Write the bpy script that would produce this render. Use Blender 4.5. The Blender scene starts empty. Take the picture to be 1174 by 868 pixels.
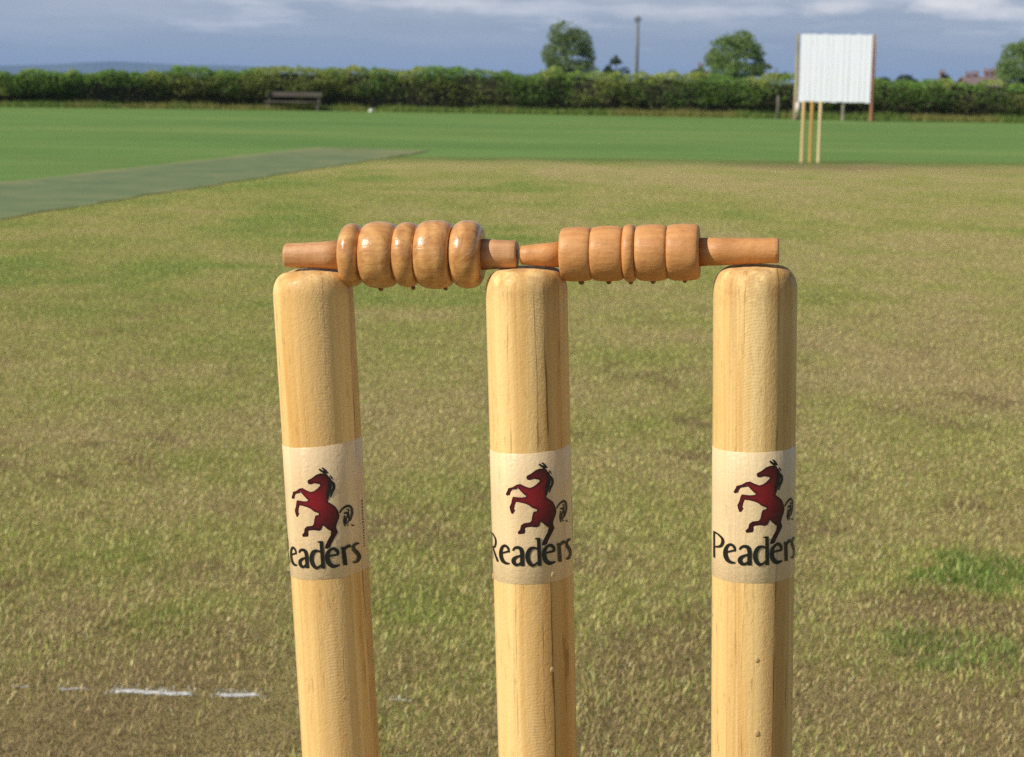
import bpy, bmesh, math, random
import numpy as np
from mathutils import Vector, Matrix

random.seed(7)
RNG = np.random.default_rng(11)
SC = bpy.context.scene
COL = SC.collection
R = math.radians

# ------------------------------------------------------------------ camera
W, H, F = 1174.0, 868.0, 2090.0           # frame of the photograph and focal length in its pixels
CAM_H = 0.785
PITCH = math.atan((434 - 102) / F)        # camera looks down by this
ROLL = R(1.0)
fwd = Vector((0, math.cos(PITCH), -math.sin(PITCH)))
rt0 = Vector((1, 0, 0))
up0 = rt0.cross(fwd)
rt = rt0 * math.cos(ROLL) + up0 * math.sin(ROLL)
up = -rt0 * math.sin(ROLL) + up0 * math.cos(ROLL)
CAM = Vector((0, 0, CAM_H))


def ray(px, py):
    return (fwd * F + rt * (px - W / 2) - up * (py - H / 2)).normalized()


def at_y(px, py, Y):
    d = ray(px, py)
    return CAM + d * (Y / d.y)


def at_plane(px, py, p0, n):
    d = ray(px, py)
    return CAM + d * ((p0 - CAM).dot(n) / d.dot(n))


def ground(px, py, z=0.0):
    d = ray(px, py)
    return CAM + d * ((z - CAM_H) / d.z)


def project(p):
    v = Vector(p) - CAM
    k = F / v.dot(fwd)
    return W / 2 + v.dot(rt) * k, H / 2 - v.dot(up) * k


cam_data = bpy.data.cameras.new("camera")
cam = bpy.data.objects.new("camera", cam_data)
COL.objects.link(cam)
cam.matrix_world = Matrix((
    (rt.x, up.x, -fwd.x, CAM.x), (rt.y, up.y, -fwd.y, CAM.y),
    (rt.z, up.z, -fwd.z, CAM.z), (0, 0, 0, 1)))
cam_data.sensor_fit = 'HORIZONTAL'
cam_data.sensor_width = 36.0
cam_data.lens = 36.0 * F / W
cam_data.clip_start = 0.02
cam_data.clip_end = 40000
cam_data.dof.use_dof = True
cam_data.dof.focus_distance = 0.785
cam_data.dof.aperture_fstop = 36
SC.camera = cam
SC.render.resolution_x, SC.render.resolution_y = 1024, 757


# ------------------------------------------------------------------ helpers
def link(o, parent=None):
    COL.objects.link(o)
    if parent is not None:
        o.parent = parent
    return o


def tag(o, label=None, cat=None, group=None, kind=None):
    if label: o['label'] = label
    if cat: o['category'] = cat
    if group: o['group'] = group
    if kind: o['kind'] = kind
    return o


def empty(name, loc=(0, 0, 0), rotz=0.0):
    o = bpy.data.objects.new(name, None)
    o.empty_display_size = 0.1
    o.location = loc
    o.rotation_euler = (0, 0, rotz)
    return link(o)


def obj_bm(name, bm, mat, parent=None, smooth=False):
    me = bpy.data.meshes.new(name)
    bm.normal_update()
    bm.to_mesh(me)
    bm.free()
    for m in (mat if isinstance(mat, (list, tuple)) else [mat]):
        me.materials.append(m)
    if smooth:
        for p in me.polygons: p.use_smooth = True
    return link(bpy.data.objects.new(name, me), parent)


def obj_np(name, V, Fc, mat, parent=None, cols=None, attrs=None, smooth=False):
    """V (n,3), Fc (m,k) with a fixed corner count; cols: (n,3) linear colour stored per vertex."""
    me = bpy.data.meshes.new(name)
    V = np.ascontiguousarray(V, dtype=np.float32)
    Fc = np.ascontiguousarray(Fc, dtype=np.int32)
    m, k = Fc.shape
    me.vertices.add(len(V)); me.vertices.foreach_set('co', V.ravel())
    me.loops.add(m * k); me.loops.foreach_set('vertex_index', Fc.ravel())
    me.polygons.add(m)
    me.polygons.foreach_set('loop_start', np.arange(0, m * k, k, dtype=np.int32))
    me.update(calc_edges=True)
    if smooth:
        me.polygons.foreach_set('use_smooth', np.ones(m, dtype=bool))
    if cols is not None:
        a = me.attributes.new('col', 'FLOAT_COLOR', 'POINT')
        c4 = np.ones((len(V), 4), dtype=np.float32); c4[:, :3] = cols
        a.data.foreach_set('color', c4.ravel())
    for an, av in (attrs or {}).items():
        a = me.attributes.new(an, 'FLOAT', 'POINT')
        a.data.foreach_set('value', np.ascontiguousarray(av, dtype=np.float32))
    me.materials.append(mat)
    return link(bpy.data.objects.new(name, me), parent)


def add_box(bm, c, s, rot=None):
    m = Matrix.Translation(c) @ (rot.to_4x4() if rot is not None else Matrix.Identity(4)) @ Matrix.Diagonal((*s, 1))
    return bmesh.ops.create_cube(bm, size=1.0, matrix=m)['verts']


def add_bar(bm, a, b, w, t=None, up_hint=(0, 0, 1)):
    a, b = Vector(a), Vector(b)
    d = b - a
    q = d.to_track_quat('X', 'Z')
    add_box(bm, (a + b) / 2, (d.length, w, t or w), q.to_matrix())


def add_tube(bm, pts, rad, seg=8):
    rings = []
    for i, p in enumerate(pts):
        p = Vector(p)
        d = (Vector(pts[min(i + 1, len(pts) - 1)]) - Vector(pts[max(i - 1, 0)])).normalized()
        u = d.orthogonal().normalized()
        v = d.cross(u)
        r = rad[i] if isinstance(rad, (list, tuple)) else rad
        rings.append([bm.verts.new(p + (u * math.cos(2 * math.pi * k / seg) + v * math.sin(2 * math.pi * k / seg)) * r) for k in range(seg)])
    for a, b in zip(rings[:-1], rings[1:]):
        for k in range(seg):
            bm.faces.new((a[k], a[(k + 1) % seg], b[(k + 1) % seg], b[k]))
    bm.faces.new(rings[-1]); bm.faces.new(rings[0][::-1])


def bevel(bm, w, seg=2):
    bmesh.ops.bevel(bm, geom=bm.edges[:], offset=w, segments=seg, affect='EDGES', profile=0.5)


def add_lathe(bm, prof, seg=48, axis='Z', cap=True):
    """prof: list of (radius, along)."""
    rings = []
    for r, t in prof:
        ring = []
        for k in range(seg):
            a = 2 * math.pi * k / seg
            c, s = r * math.cos(a), r * math.sin(a)
            ring.append(bm.verts.new((c, s, t) if axis == 'Z' else (t, c, s)))
        rings.append(ring)
    for a, b in zip(rings[:-1], rings[1:]):
        for k in range(seg):
            bm.faces.new((a[k], a[(k + 1) % seg], b[(k + 1) % seg], b[k]))
    if cap:
        bm.faces.new(rings[-1]); bm.faces.new(rings[0][::-1])
    bmesh.ops.recalc_face_normals(bm, faces=bm.faces[:])


_lat = {}


def vnoise(x, y, seed=0):
    """smooth value noise in 0..1 on arrays"""
    if seed not in _lat:
        _lat[seed] = np.random.default_rng(1000 + seed).random((256, 256))
    L = _lat[seed]
    x = np.asarray(x, float); y = np.asarray(y, float)
    xi = np.floor(x).astype(int); yi = np.floor(y).astype(int)
    fx = x - xi; fy = y - yi
    fx = fx * fx * (3 - 2 * fx); fy = fy * fy * (3 - 2 * fy)
    g = lambda a, b: L[a % 256, b % 256]
    return (g(xi, yi) * (1 - fx) + g(xi + 1, yi) * fx) * (1 - fy) + (g(xi, yi + 1) * (1 - fx) + g(xi + 1, yi + 1) * fx) * fy


def fbm(x, y, seed=0, oct=4):
    s = 0; a = 1; t = 0
    for i in range(oct):
        s = s + a * vnoise(x * 2 ** i + 17.3 * i, y * 2 ** i + 5.1 * i, seed + i); t += a; a *= 0.55
    return s / t


def sstep(a, b, x):
    t = np.clip((x - a) / (b - a), 0, 1)
    return t * t * (3 - 2 * t)


# ------------------------------------------------------------------ materials
class NT:
    def __init__(self, name):
        self.m = bpy.data.materials.new(name)
        self.m.use_nodes = True
        self.t = self.m.node_tree
        self.t.nodes.clear()
        self.out = self.n('ShaderNodeOutputMaterial')

    def n(self, typ, **kw):
        nd = self.t.nodes.new(typ)
        for k, v in kw.items():
            if k.startswith('i_'):
                nd.inputs[k[2:].replace('_', ' ')].default_value = v
            else:
                setattr(nd, k, v)
        return nd

    def l(self, a, b): self.t.links.new(a, b)

    def ramp(self, fac, stops, interp='LINEAR'):
        r = self.n('ShaderNodeValToRGB')
        r.color_ramp.interpolation = interp
        e = r.color_ramp.elements
        while len(e) < len(stops): e.new(0.5)
        for el, (p, c) in zip(e, stops):
            el.position = p
            el.color = (*c, 1) if len(c) == 3 else c
        self.l(fac, r.inputs['Fac'])
        return r.outputs['Color']

    def mix(self, fac, a, b, mode='MIX'):
        m = self.n('ShaderNodeMix', data_type='RGBA', blend_type=mode)
        for s, v in (('Factor', fac), ('A', a), ('B', b)):
            i = [x for x in m.inputs if x.name == s and (x.type == 'VALUE' if s == 'Factor' else x.type == 'RGBA')][0]
            if hasattr(v, 'is_linked') or isinstance(v, bpy.types.NodeSocket): self.l(v, i)
            else: i.default_value = v if s == 'Factor' else ((*v, 1) if len(v) == 3 else v)
        return [o for o in m.outputs if o.type == 'RGBA'][0]

    def math(self, op, a, b=None, clamp=False):
        m = self.n('ShaderNodeMath', operation=op, use_clamp=clamp)
        for i, v in enumerate((a, b)):
            if v is None: continue
            if isinstance(v, bpy.types.NodeSocket): self.l(v, m.inputs[i])
            else: m.inputs[i].default_value = v
        return m.outputs[0]

    def noise(self, vec, scale, detail=3, rough=0.55, dist=0.0):
        nn = self.n('ShaderNodeTexNoise')
        nn.inputs['Scale'].default_value = scale
        nn.inputs['Detail'].default_value = detail
        nn.inputs['Roughness'].default_value = rough
        nn.inputs['Distortion'].default_value = dist
        self.l(vec, nn.inputs['Vector'])
        return nn.outputs['Fac']

    def mapping(self, vec, scale=(1, 1, 1), loc=(0, 0, 0), rot=(0, 0, 0)):
        mp = self.n('ShaderNodeMapping')
        mp.inputs['Scale'].default_value = scale
        mp.inputs['Location'].default_value = loc
        mp.inputs['Rotation'].default_value = rot
        self.l(vec, mp.inputs['Vector'])
        return mp.outputs['Vector']

    def objco(self): return self.n('ShaderNodeTexCoord').outputs['Object']

    def pos(self): return self.n('ShaderNodeNewGeometry').outputs['Position']

    def bump(self, h, strength, dist):
        b = self.n('ShaderNodeBump')
        b.inputs['Strength'].default_value = strength
        b.inputs['Distance'].default_value = dist
        self.l(h, b.inputs['Height'])
        return b.outputs['Normal']

    def principled(self, color, rough=0.6, normal=None, spec=0.5, coat=0.0, coat_rough=0.1, **kw):
        p = self.n('ShaderNodeBsdfPrincipled')
        for s, v in (('Base Color', color), ('Roughness', rough)):
            if isinstance(v, bpy.types.NodeSocket): self.l(v, p.inputs[s])
            else: p.inputs[s].default_value = (*v, 1) if s == 'Base Color' else v
        p.inputs['Specular IOR Level'].default_value = spec
        p.inputs['Coat Weight'].default_value = coat
        p.inputs['Coat Roughness'].default_value = coat_rough
        for k, v in kw.items(): p.inputs[k.replace('_', ' ')].default_value = v
        if normal is not None:
            self.l(normal, p.inputs['Normal'])
        self.l(p.outputs[0], self.out.inputs['Surface'])
        self.p = p
        return self.m


def mat_plain(name, c, rough=0.7, var=0.25, scale=8.0, bump=0.0, spec=0.3, stretch=(1, 1, 1)):
    k = NT(name)
    v = k.mapping(k.objco(), stretch)
    n = k.noise(v, scale, 4)
    lo = tuple(x * (1 - var) for x in c); hi = tuple(min(1, x * (1 + var)) for x in c)
    col = k.ramp(n, [(0.3, lo), (0.7, hi)])
    nor = k.bump(n, bump, 0.01) if bump else None
    return k.principled(col, rough, nor, spec)


def wood_color(k, light, mid, dark, line, offset, lines=()):
    oc = k.objco()
    co = k.mapping(oc, loc=offset)
    # growth rings of the sawn blank: rings round an axis that leans to the shaft
    w = k.n('ShaderNodeTexWave', wave_type='RINGS', rings_direction='Z', wave_profile='SIN')
    w.inputs['Scale'].default_value = 95
    w.inputs['Distortion'].default_value = 9.0
    w.inputs['Detail'].default_value = 3.0
    w.inputs['Detail Scale'].default_value = 0.35
    k.l(k.mapping(co, (1, 1, 0.10), loc=(0.006, 0.024, 0), rot=(R(5), R(2), 0)), w.inputs['Vector'])
    streak = k.noise(k.mapping(co, (1, 1, 0.035)), 150, 5, 0.65, 0.3)
    c = k.ramp(streak, [(0.33, mid), (0.50, light), (0.72, tuple(min(1, x * 1.10) for x in light))])
    c = k.mix(k.math('MULTIPLY', w.outputs['Fac'], 0.20), c, mid)
    # broad warm bands where heartwood shows
    band = k.noise(k.mapping(co, (1, 1, 0.012)), 62, 2, 0.5, 0.4)
    c = k.mix(k.math('MULTIPLY', k.ramp(band, [(0.46, (0, 0, 0)), (0.66, (1, 1, 1))]), 0.62), c, dark)
    fine = k.noise(k.mapping(co, (1, 1, 0.016)), 420, 3, 0.6)
    lf = k.ramp(fine, [(0.56, (0, 0, 0)), (0.70, (1, 1, 1))])
    c = k.mix(k.math('MULTIPLY', lf, 0.30), c, dark)
    big = k.noise(k.mapping(co, (1, 1, 0.010)), 130, 2, 0.5)
    bf = k.ramp(big, [(0.635, (0, 0, 0)), (0.665, (1, 1, 1)), (0.71, (0.2, 0.2, 0.2))])
    c = k.mix(k.math('MULTIPLY', bf, 0.30), c, line)
    blot = k.noise(k.mapping(co, (1, 1, 0.2)), 38, 3, 0.5)
    c = k.mix(k.math('MULTIPLY', k.ramp(blot, [(0.5, (0, 0, 0)), (0.75, (1, 1, 1))]), 0.30), c, dark)
    # short dark dashes and mineral marks in the grain
    fl = k.noise(k.mapping(co, (1, 1, 0.14)), 420, 3, 0.7)
    c = k.mix(k.math('MULTIPLY', k.ramp(fl, [(0.60, (0, 0, 0)), (0.72, (1, 1, 1))]), 0.6), c, (0.32, 0.18, 0.068))
    # stacked arcs of flat sawn figure down the face
    sp = k.n('ShaderNodeSeparateXYZ'); k.l(oc, sp.inputs[0])
    xx = k.math('SUBTRACT', sp.outputs['X'], 0.002)
    arc = k.math('ADD', k.math('MULTIPLY', sp.outputs['Z'], 4300.0), k.math('MULTIPLY', k.math('MULTIPLY', xx, xx), 190000.0))
    arc = k.math('SINE', k.math('ADD', arc, k.math('MULTIPLY', k.noise(co, 130, 3, 0.6), 16.0)))
    am = k.n('ShaderNodeMapRange'); am.inputs['From Min'].default_value = 0.009; am.inputs['From Max'].default_value = 0.004
    k.l(k.math('ABSOLUTE', xx), am.inputs['Value'])
    arc = k.math('MULTIPLY', k.math('MULTIPLY', k.math('ADD', k.math('MULTIPLY', arc, 0.5), 0.5), am.outputs[0]), k.ramp(k.noise(k.mapping(co, (1, 1, .15)), 60, 2), [(0.40, (0, 0, 0)), (0.62, (1, 1, 1))]))
    c = k.mix(k.math('MULTIPLY', arc, 0.34), c, (0.90, 0.72, 0.42))
    # dark resin lines, and a darker orange tone right of the first one
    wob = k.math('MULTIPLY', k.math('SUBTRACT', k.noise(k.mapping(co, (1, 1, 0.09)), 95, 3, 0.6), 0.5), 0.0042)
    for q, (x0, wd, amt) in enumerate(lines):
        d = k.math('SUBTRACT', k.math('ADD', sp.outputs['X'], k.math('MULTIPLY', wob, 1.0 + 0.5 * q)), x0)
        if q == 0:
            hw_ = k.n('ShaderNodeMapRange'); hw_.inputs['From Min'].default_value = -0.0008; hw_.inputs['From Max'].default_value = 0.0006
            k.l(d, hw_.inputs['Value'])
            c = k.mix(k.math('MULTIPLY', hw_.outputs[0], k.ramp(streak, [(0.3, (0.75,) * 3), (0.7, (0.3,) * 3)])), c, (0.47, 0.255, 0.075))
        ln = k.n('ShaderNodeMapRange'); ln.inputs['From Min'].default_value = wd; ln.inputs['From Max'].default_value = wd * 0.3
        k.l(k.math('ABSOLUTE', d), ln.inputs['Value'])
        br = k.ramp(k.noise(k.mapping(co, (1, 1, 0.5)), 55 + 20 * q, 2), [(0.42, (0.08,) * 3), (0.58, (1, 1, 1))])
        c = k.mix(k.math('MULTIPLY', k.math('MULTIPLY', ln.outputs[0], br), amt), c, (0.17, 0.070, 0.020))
    return c, co, arc


def mat_stump(name, offset, lines):
    k = NT(name)
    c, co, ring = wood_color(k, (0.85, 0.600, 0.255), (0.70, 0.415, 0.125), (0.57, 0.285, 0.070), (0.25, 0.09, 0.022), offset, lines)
    # scuffed, darker grain on the rounded top
    z = k.n('ShaderNodeSeparateXYZ'); k.l(k.objco(), z.inputs[0])
    top = k.n('ShaderNodeMapRange'); top.inputs['From Min'].default_value = 0.692; top.inputs['From Max'].default_value = 0.712
    k.l(z.outputs['Z'], top.inputs['Value'])
    tn = k.noise(co, 260, 3, 0.6)
    tf = k.math('MULTIPLY', top.outputs[0], k.ramp(tn, [(0.38, (0, 0, 0)), (0.62, (1, 1, 1))]))
    c = k.mix(k.math('MULTIPLY', tf, 0.6), c, (0.42, 0.21, 0.095))
    wet = k.noise(k.mapping(co, (1, 1, 0.6)), 640, 3, 0.65, 0.8)
    wet2 = k.math('ADD', wet, k.math('MULTIPLY', ring, 0.10))
    nor = k.bump(wet2, 0.30, 0.0010)
    rough = k.ramp(k.noise(co, 300, 2), [(0.3, (0.30,) * 3), (0.7, (0.50,) * 3)])
    rough = k.math('ADD', rough, k.math('MULTIPLY', top.outputs[0], 0.22))
    k.principled(c, rough, nor, 0.38, coat=0.12, coat_rough=0.2)
    k.l(k.math('MULTIPLY', k.math('SUBTRACT', 1.0, top.outputs[0]), 0.38), k.p.inputs['Specular IOR Level'])
    k.l(k.math('MULTIPLY', k.math('SUBTRACT', 1.0, top.outputs[0]), 0.12), k.p.inputs['Coat Weight'])
    return k.m


def mat_sticker(name, offset, lines):
    k = NT(name)
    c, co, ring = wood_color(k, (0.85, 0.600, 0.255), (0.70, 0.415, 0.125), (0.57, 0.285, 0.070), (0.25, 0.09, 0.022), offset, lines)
    c = k.mix(0.43, c, (0.74, 0.65, 0.49))      # cream film over the wood
    cel = k.n('ShaderNodeTexVoronoi', feature='DISTANCE_TO_EDGE'); cel.inputs['Scale'].default_value = 360
    k.l(co, cel.inputs['Vector'])
    wet = k.noise(co, 700, 3, 0.65, 1.0)
    h = k.math('ADD', k.math('MULTIPLY', cel.outputs['Distance'], 0.8), wet)
    nor = k.bump(h, 0.20, 0.0011)
    return k.principled(c, 0.42, nor, 0.45, coat=0.2, coat_rough=0.22)


def mat_print(name, c, rough=0.35):
    k = NT(name)
    co = k.objco()
    n = k.noise(co, 500, 2)
    return k.principled(k.ramp(n, [(0.3, tuple(x * 0.8 for x in c)), (0.7, tuple(x * 1.2 for x in c))]), rough,
                        k.bump(n, 0.15, 0.0008), 0.5)


def mat_horse():
    k = NT('horse_print')
    a = k.n('ShaderNodeAttribute', attribute_name='shade')
    n = k.noise(k.objco(), 160, 3)
    f = k.math('ADD', a.outputs['Fac'], k.math('MULTIPLY', k.math('SUBTRACT', n, 0.5), 0.3))
    c = k.ramp(f, [(0.0, (0.006, 0.003, 0.004)), (0.35, (0.045, 0.004, 0.010)), (0.7, (0.125, 0.006, 0.012)), (1.0, (0.21, 0.008, 0.015))])
    return k.principled(c, 0.33, k.bump(k.noise(k.objco(), 600, 2), 0.15, 0.0008), 0.5)


def mat_bail(name, light, mid, dark, figure, rough):
    k = NT(name)
    co = k.objco()
    st = k.noise(k.mapping(co, (0.10, 1, 1)), 420, 3, 0.6)
    fig = k.noise(k.mapping(co, (1, 1, 1)), 75 if figure else 45, 4, 0.6, 1.6 if figure else 0.3)
    c = k.ramp(st, [(0.3, mid), (0.62, light)])
    w = k.n('ShaderNodeTexWave', wave_type='RINGS', rings_direction='SPHERICAL')
    w.inputs['Scale'].default_value = 55; w.inputs['Distortion'].default_value = 3.5; w.inputs['Detail'].default_value = 2
    w.inputs['Detail Scale'].default_value = 1.5
    k.l(k.mapping(co, (1, 1.2, 1.2), loc=(0.02, 0.01, 0)), w.inputs['Vector'])
    c = k.mix(k.math('MULTIPLY', w.outputs['Fac'], 0.36 if figure else 0.10), c, dark)
    c = k.mix(k.math('MULTIPLY', k.ramp(fig, [(0.5, (0, 0, 0)), (0.68, (1, 1, 1))]), 0.7 if figure else 0.35), c, dark)
    pores = k.noise(k.mapping(co, (0.2, 1, 1)), 900, 2, 0.6)
    c = k.mix(k.math('MULTIPLY', k.ramp(pores, [(0.62, (0, 0, 0)), (0.74, (1, 1, 1))]), 0.35), c, tuple(x * 0.5 for x in dark))
    nor = k.bump(k.math('ADD', k.noise(co, 480, 3, 0.6), k.math('MULTIPLY', pores, 0.6)), 0.22, 0.001)
    return k.principled(c, rough, nor, 0.38, coat=0.28 if figure else 0.05, coat_rough=0.14 if figure else 0.3)


def mat_leaf(name, trans=0.35, rough=0.6, gain=1.0):
    k = NT(name)
    a = k.n('ShaderNodeAttribute', attribute_name='col')
    d = k.n('ShaderNodeBsdfPrincipled'); d.inputs['Roughness'].default_value = rough; d.inputs['Specular IOR Level'].default_value = 0.25
    t = k.n('ShaderNodeBsdfTranslucent')
    m = k.n('ShaderNodeMixShader'); m.inputs[0].default_value = trans
    k.l(a.outputs['Color'], d.inputs['Base Color']); k.l(a.outputs['Color'], t.inputs['Color'])
    k.l(d.outputs[0], m.inputs[1]); k.l(t.outputs[0], m.inputs[2]); k.l(m.outputs[0], k.out.inputs['Surface'])
    return k.m


# ------------------------------------------------------------------ the pitch frame
PA = R(9.6)                                              # pitch axis swings to the right of the view axis
PDIR = Vector((math.sin(PA), math.cos(PA), 0))
WDIR = Vector((math.cos(PA), -math.sin(PA), 0))          # along the wicket, left stump to right stump
D0 = 0.79
MID = at_y(603, 304, D0)
MID_G = Vector((MID.x, MID.y, 0))

# ------------------------------------------------------------------ ground, square, mat, line
STRAW = np.array((0.70, 0.555, 0.245)); OLIVE = np.array((0.460, 0.440, 0.122))
GREEN = np.array((0.240, 0.345, 0.066)); SOIL = np.array((0.255, 0.145, 0.085))
TUFT = np.array((0.135, 0.225, 0.045))

spots_green = [(495, 700, .15, .8), (460, 655, .14, .6), (1110, 672, .22, .95), (1090, 752, .16, .95), (1020, 775, .1, .7), (190, 715, .10, .78), (250, 700, .1, .6),
               (290, 853, .05, .85), (150, 790, .07, .6), (60, 640, .2, .5), (500, 640, .2, .6), (520, 575, .3, .6), (700, 590, .4, .5),
               (730, 690, .15, .5), (470, 740, .1, .6), (330, 270, 1.2, .5), (250, 330, 1.0, .4), (60, 560, .4, .45), (1000, 560, .4, .4),
               (30, 770, .08, .5), (760, 640, .2, .45), (1130, 570, .3, .4)]
spots_soil = [(150, 850, .17, 1.0), (50, 838, .12, .95), (250, 842, .11, 1.0), (330, 775, .07, .5), (1010, 840, .10, .55), (1130, 825, .10, .5), (930, 800, .08, .6),
              (1080, 700, .09, .5), (1150, 705, .07, .45), (700, 770, .10, .5), (775, 760, .06, .6), (470, 765, .07, .45), (750, 830, .1, .5),
              (250, 740, .1, .35), (520, 850, .1, .6), (930, 190, 1.0, .45), (1060, 192, 1.0, .2)]
_sg = [(*ground(a, b)[:2], r, s) for a, b, r, s in spots_green]
_ss = [(*ground(a, b)[:2], r, s) for a, b, r, s in spots_soil]


def turf(x, y):
    """green-ness and bare-soil-ness of the square at ground points"""
    g = 0.45 * fbm(x * 0.9, y * 0.55, 3, 4) + 0.55 * fbm(x * 3.3, y * 2.4, 9, 4)
    far = sstep(4.0, 9.0, y)
    g = 0.40 + 1.75 * (g - 0.5) + 0.22 * far * sstep(1.5, -3.0, x) + 0.10 * far
    g = g - 0.30 * sstep(0.55, 0.75, fbm(x * 1.7, y * 1.1, 15, 4)) * (1 - 0.6 * far)
    s = sstep(0.52, 0.80, 0.5 * fbm(x * 4.1, y * 3.0, 21, 4) + 0.5 * fbm(x * 14, y * 9, 31, 3)) * 0.62 * (1 - far)
    s = s + 0.30 * sstep(3.3, 2.2, y) * sstep(.3, .65, fbm(x * 7, y * 6, 41, 4))
    j = 0.5 * (fbm(x * 6, y * 6, 51, 3) - 0.5)
    for cx, cy, r, k in _sg:
        d = np.hypot((x - cx), (y - cy) * 0.75) / r
        g = np.maximum(g, k * sstep(1.25, 0.3, d + j * 1.6)) if r < .5 else g + 0.35 * k * sstep(1.25, 0.2, d + j)
    for cx, cy, r, k in _ss:
        d = np.hypot((x - cx), (y - cy) * 0.75) / (r * 1.25)
        a = k * sstep(1.3, 0.35, d + j * 1.6)
        s = np.maximum(s, a); g = g * (1 - 0.75 * a)
    return np.clip(g, 0, 1), np.clip(s, 0, 1)


k = NT('outfield_grass')
pos = k.pos()
n1 = k.noise(k.mapping(pos, (0.10, 0.22, 0)), 1.0, 5, 0.6)
n2 = k.noise(k.mapping(pos, (1, 1, 0)), 2.6, 5, 0.65)
n3 = k.noise(k.mapping(pos, (1, 1, 0)), 38, 3, 0.7)
c = k.ramp(n1, [(0.30, (0.115, 0.225, 0.052)), (0.5, (0.150, 0.262, 0.062)), (0.72, (0.205, 0.292, 0.076))])
c = k.mix(k.math('MULTIPLY', k.ramp(n2, [(0.48, (0, 0, 0)), (0.72, (1, 1, 1))]), 0.40), c, (0.215, 0.235, 0.068))
n4 = k.noise(k.mapping(pos, (0.35, 1.6, 0), rot=(0, 0, R(-8))), 0.55, 4, 0.7)
c = k.mix(0.55, c, k.ramp(n4, [(0.32, (0.70,) * 3), (0.68, (1.22,) * 3)]), 'MULTIPLY')
c = k.mix(0.5, c, k.ramp(n3, [(0.25, (0.45,) * 3), (0.75, (1.3,) * 3)]), 'MULTIPLY')
k.principled(c, 0.9, k.bump(n3, 0.5, 0.03), 0.12)
M_OUT = k.m

bm = bmesh.new()
GS = 9000.0
vs = [bm.verts.new(p) for p in ((-GS, -GS, 0), (GS, -GS, 0), (GS, GS, 0), (-GS, GS, 0))]
bm.faces.new(vs)
tag(obj_bm('ground', bm, M_OUT), 'flat green outfield grass stretching to the hedge', 'ground', kind='structure')

# cricket square: sheet in a skewed frame (along the pitch, along its far edge)
EA = ground(560, 181); EB = ground(1150, 187)
EDIR = (EB - EA).normalized()
MAT_A = ground(0, 253); MAT_B = ground(470, 178)         # near edge of the artificial strip
MDIR = (MAT_B - MAT_A).normalized()


def line_meet(p, d, q, e):
    den = d.x * e.y - d.y * e.x
    t = ((q.x - p.x) * e.y - (q.y - p.y) * e.x) / den
    return p + d * t


corner = line_meet(MAT_A, MDIR, EA, EDIR)
corner.z = 0


def geom(a, b, first, grow):
    out = [a]; st = first
    while out[-1] + st < b:
        out.append(out[-1] + st); st *= grow
    out.append(b)
    return np.array(out)


uu = np.concatenate([np.linspace(-26.0, -19.3, 8)[:-1], np.linspace(-19.3, -15.0, 150)[:-1], np.linspace(-15, -9, 100)[:-1], np.linspace(-9, 0, 60)])
vv = np.concatenate([np.linspace(-0.4, 2.0, 17)[:-1], np.linspace(2.0, 6.2, 110)[:-1], np.linspace(6.2, 16, 40)])
U, Vv = np.meshgrid(uu, vv, indexing='ij')
edge_j = 0.28 * (fbm(Vv * 1.6, U * 0 + 3, 61, 4) - 0.5)
PX = corner.x + MDIR.x * U + EDIR.x * Vv
PY = corner.y + MDIR.y * U + EDIR.y * Vv
far_row = np.abs(U) < 1e-6
PX = PX + np.where(far_row, MDIR.x * edge_j, 0); PY = PY + np.where(far_row, MDIR.y * edge_j, 0)
g_, s_ = turf(PX, PY)
ed = np.minimum(sstep(-0.2, 2.6, -U + 1.2 * (fbm(Vv * 2, U * 2, 71, 3) - 0.5)), sstep(0.0, 3.0, 16.0 - Vv))
nu, nv = U.shape
idx = np.arange(nu * nv).reshape(nu, nv)
quads = np.stack([idx[:-1, :-1], idx[:-1, 1:], idx[1:, 1:], idx[1:, :-1]], -1).reshape(-1, 4)
Vsq = np.stack([PX, PY, np.full_like(PX, 0.004)], -1).reshape(-1, 3)
k = NT('square_turf')
ag = k.n('ShaderNodeAttribute', attribute_name='green').outputs['Fac']
asl = k.n('ShaderNodeAttribute', attribute_name='soil').outputs['Fac']
ae = k.n('ShaderNodeAttribute', attribute_name='edge').outputs['Fac']
pos = k.pos()
nf = k.noise(k.mapping(pos, (1, 1, 0)), 60, 4, 0.7)
nm = k.noise(k.mapping(pos, (1, 1, 0)), 9, 4, 0.65)
gf = k.math('ADD', ag, k.math('MULTIPLY', k.math('SUBTRACT', k.math('ADD', nf, nm), 1.0), 0.55), clamp=True)
c = k.ramp(gf, [(0.0, tuple(STRAW * 0.86)), (0.35, tuple(0.5 * STRAW * 0.9 + 0.5 * OLIVE)), (0.65, tuple(OLIVE)), (1.0, tuple(GREEN))])
c = k.mix(0.45, c, k.ramp(nf, [(0.25, (0.55,) * 3), (0.75, (1.25,) * 3)]), 'MULTIPLY')
c = k.mix(k.math('ADD', asl, k.math('MULTIPLY', k.math('SUBTRACT', nf, 0.5), 0.5), clamp=True), c, tuple(SOIL * 0.8))
gr = k.ramp(k.noise(k.mapping(pos, (1, 1, 0)), 2.6, 5, 0.65), [(0.3, (0.140, 0.235, 0.048)), (0.72, (0.220, 0.285, 0.068))])
gr = k.mix(0.5, gr, k.ramp(nf, [(0.25, (0.45,) * 3), (0.75, (1.3,) * 3)]), 'MULTIPLY')
c = k.mix(ae, gr, c)
ng = k.noise(k.mapping(pos, (1, 1, 0)), 230, 3, 0.7)
c = k.mix(0.7, c, k.ramp(ng, [(0.3, (0.45,) * 3), (0.7, (1.35,) * 3)]), 'MULTIPLY')
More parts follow.
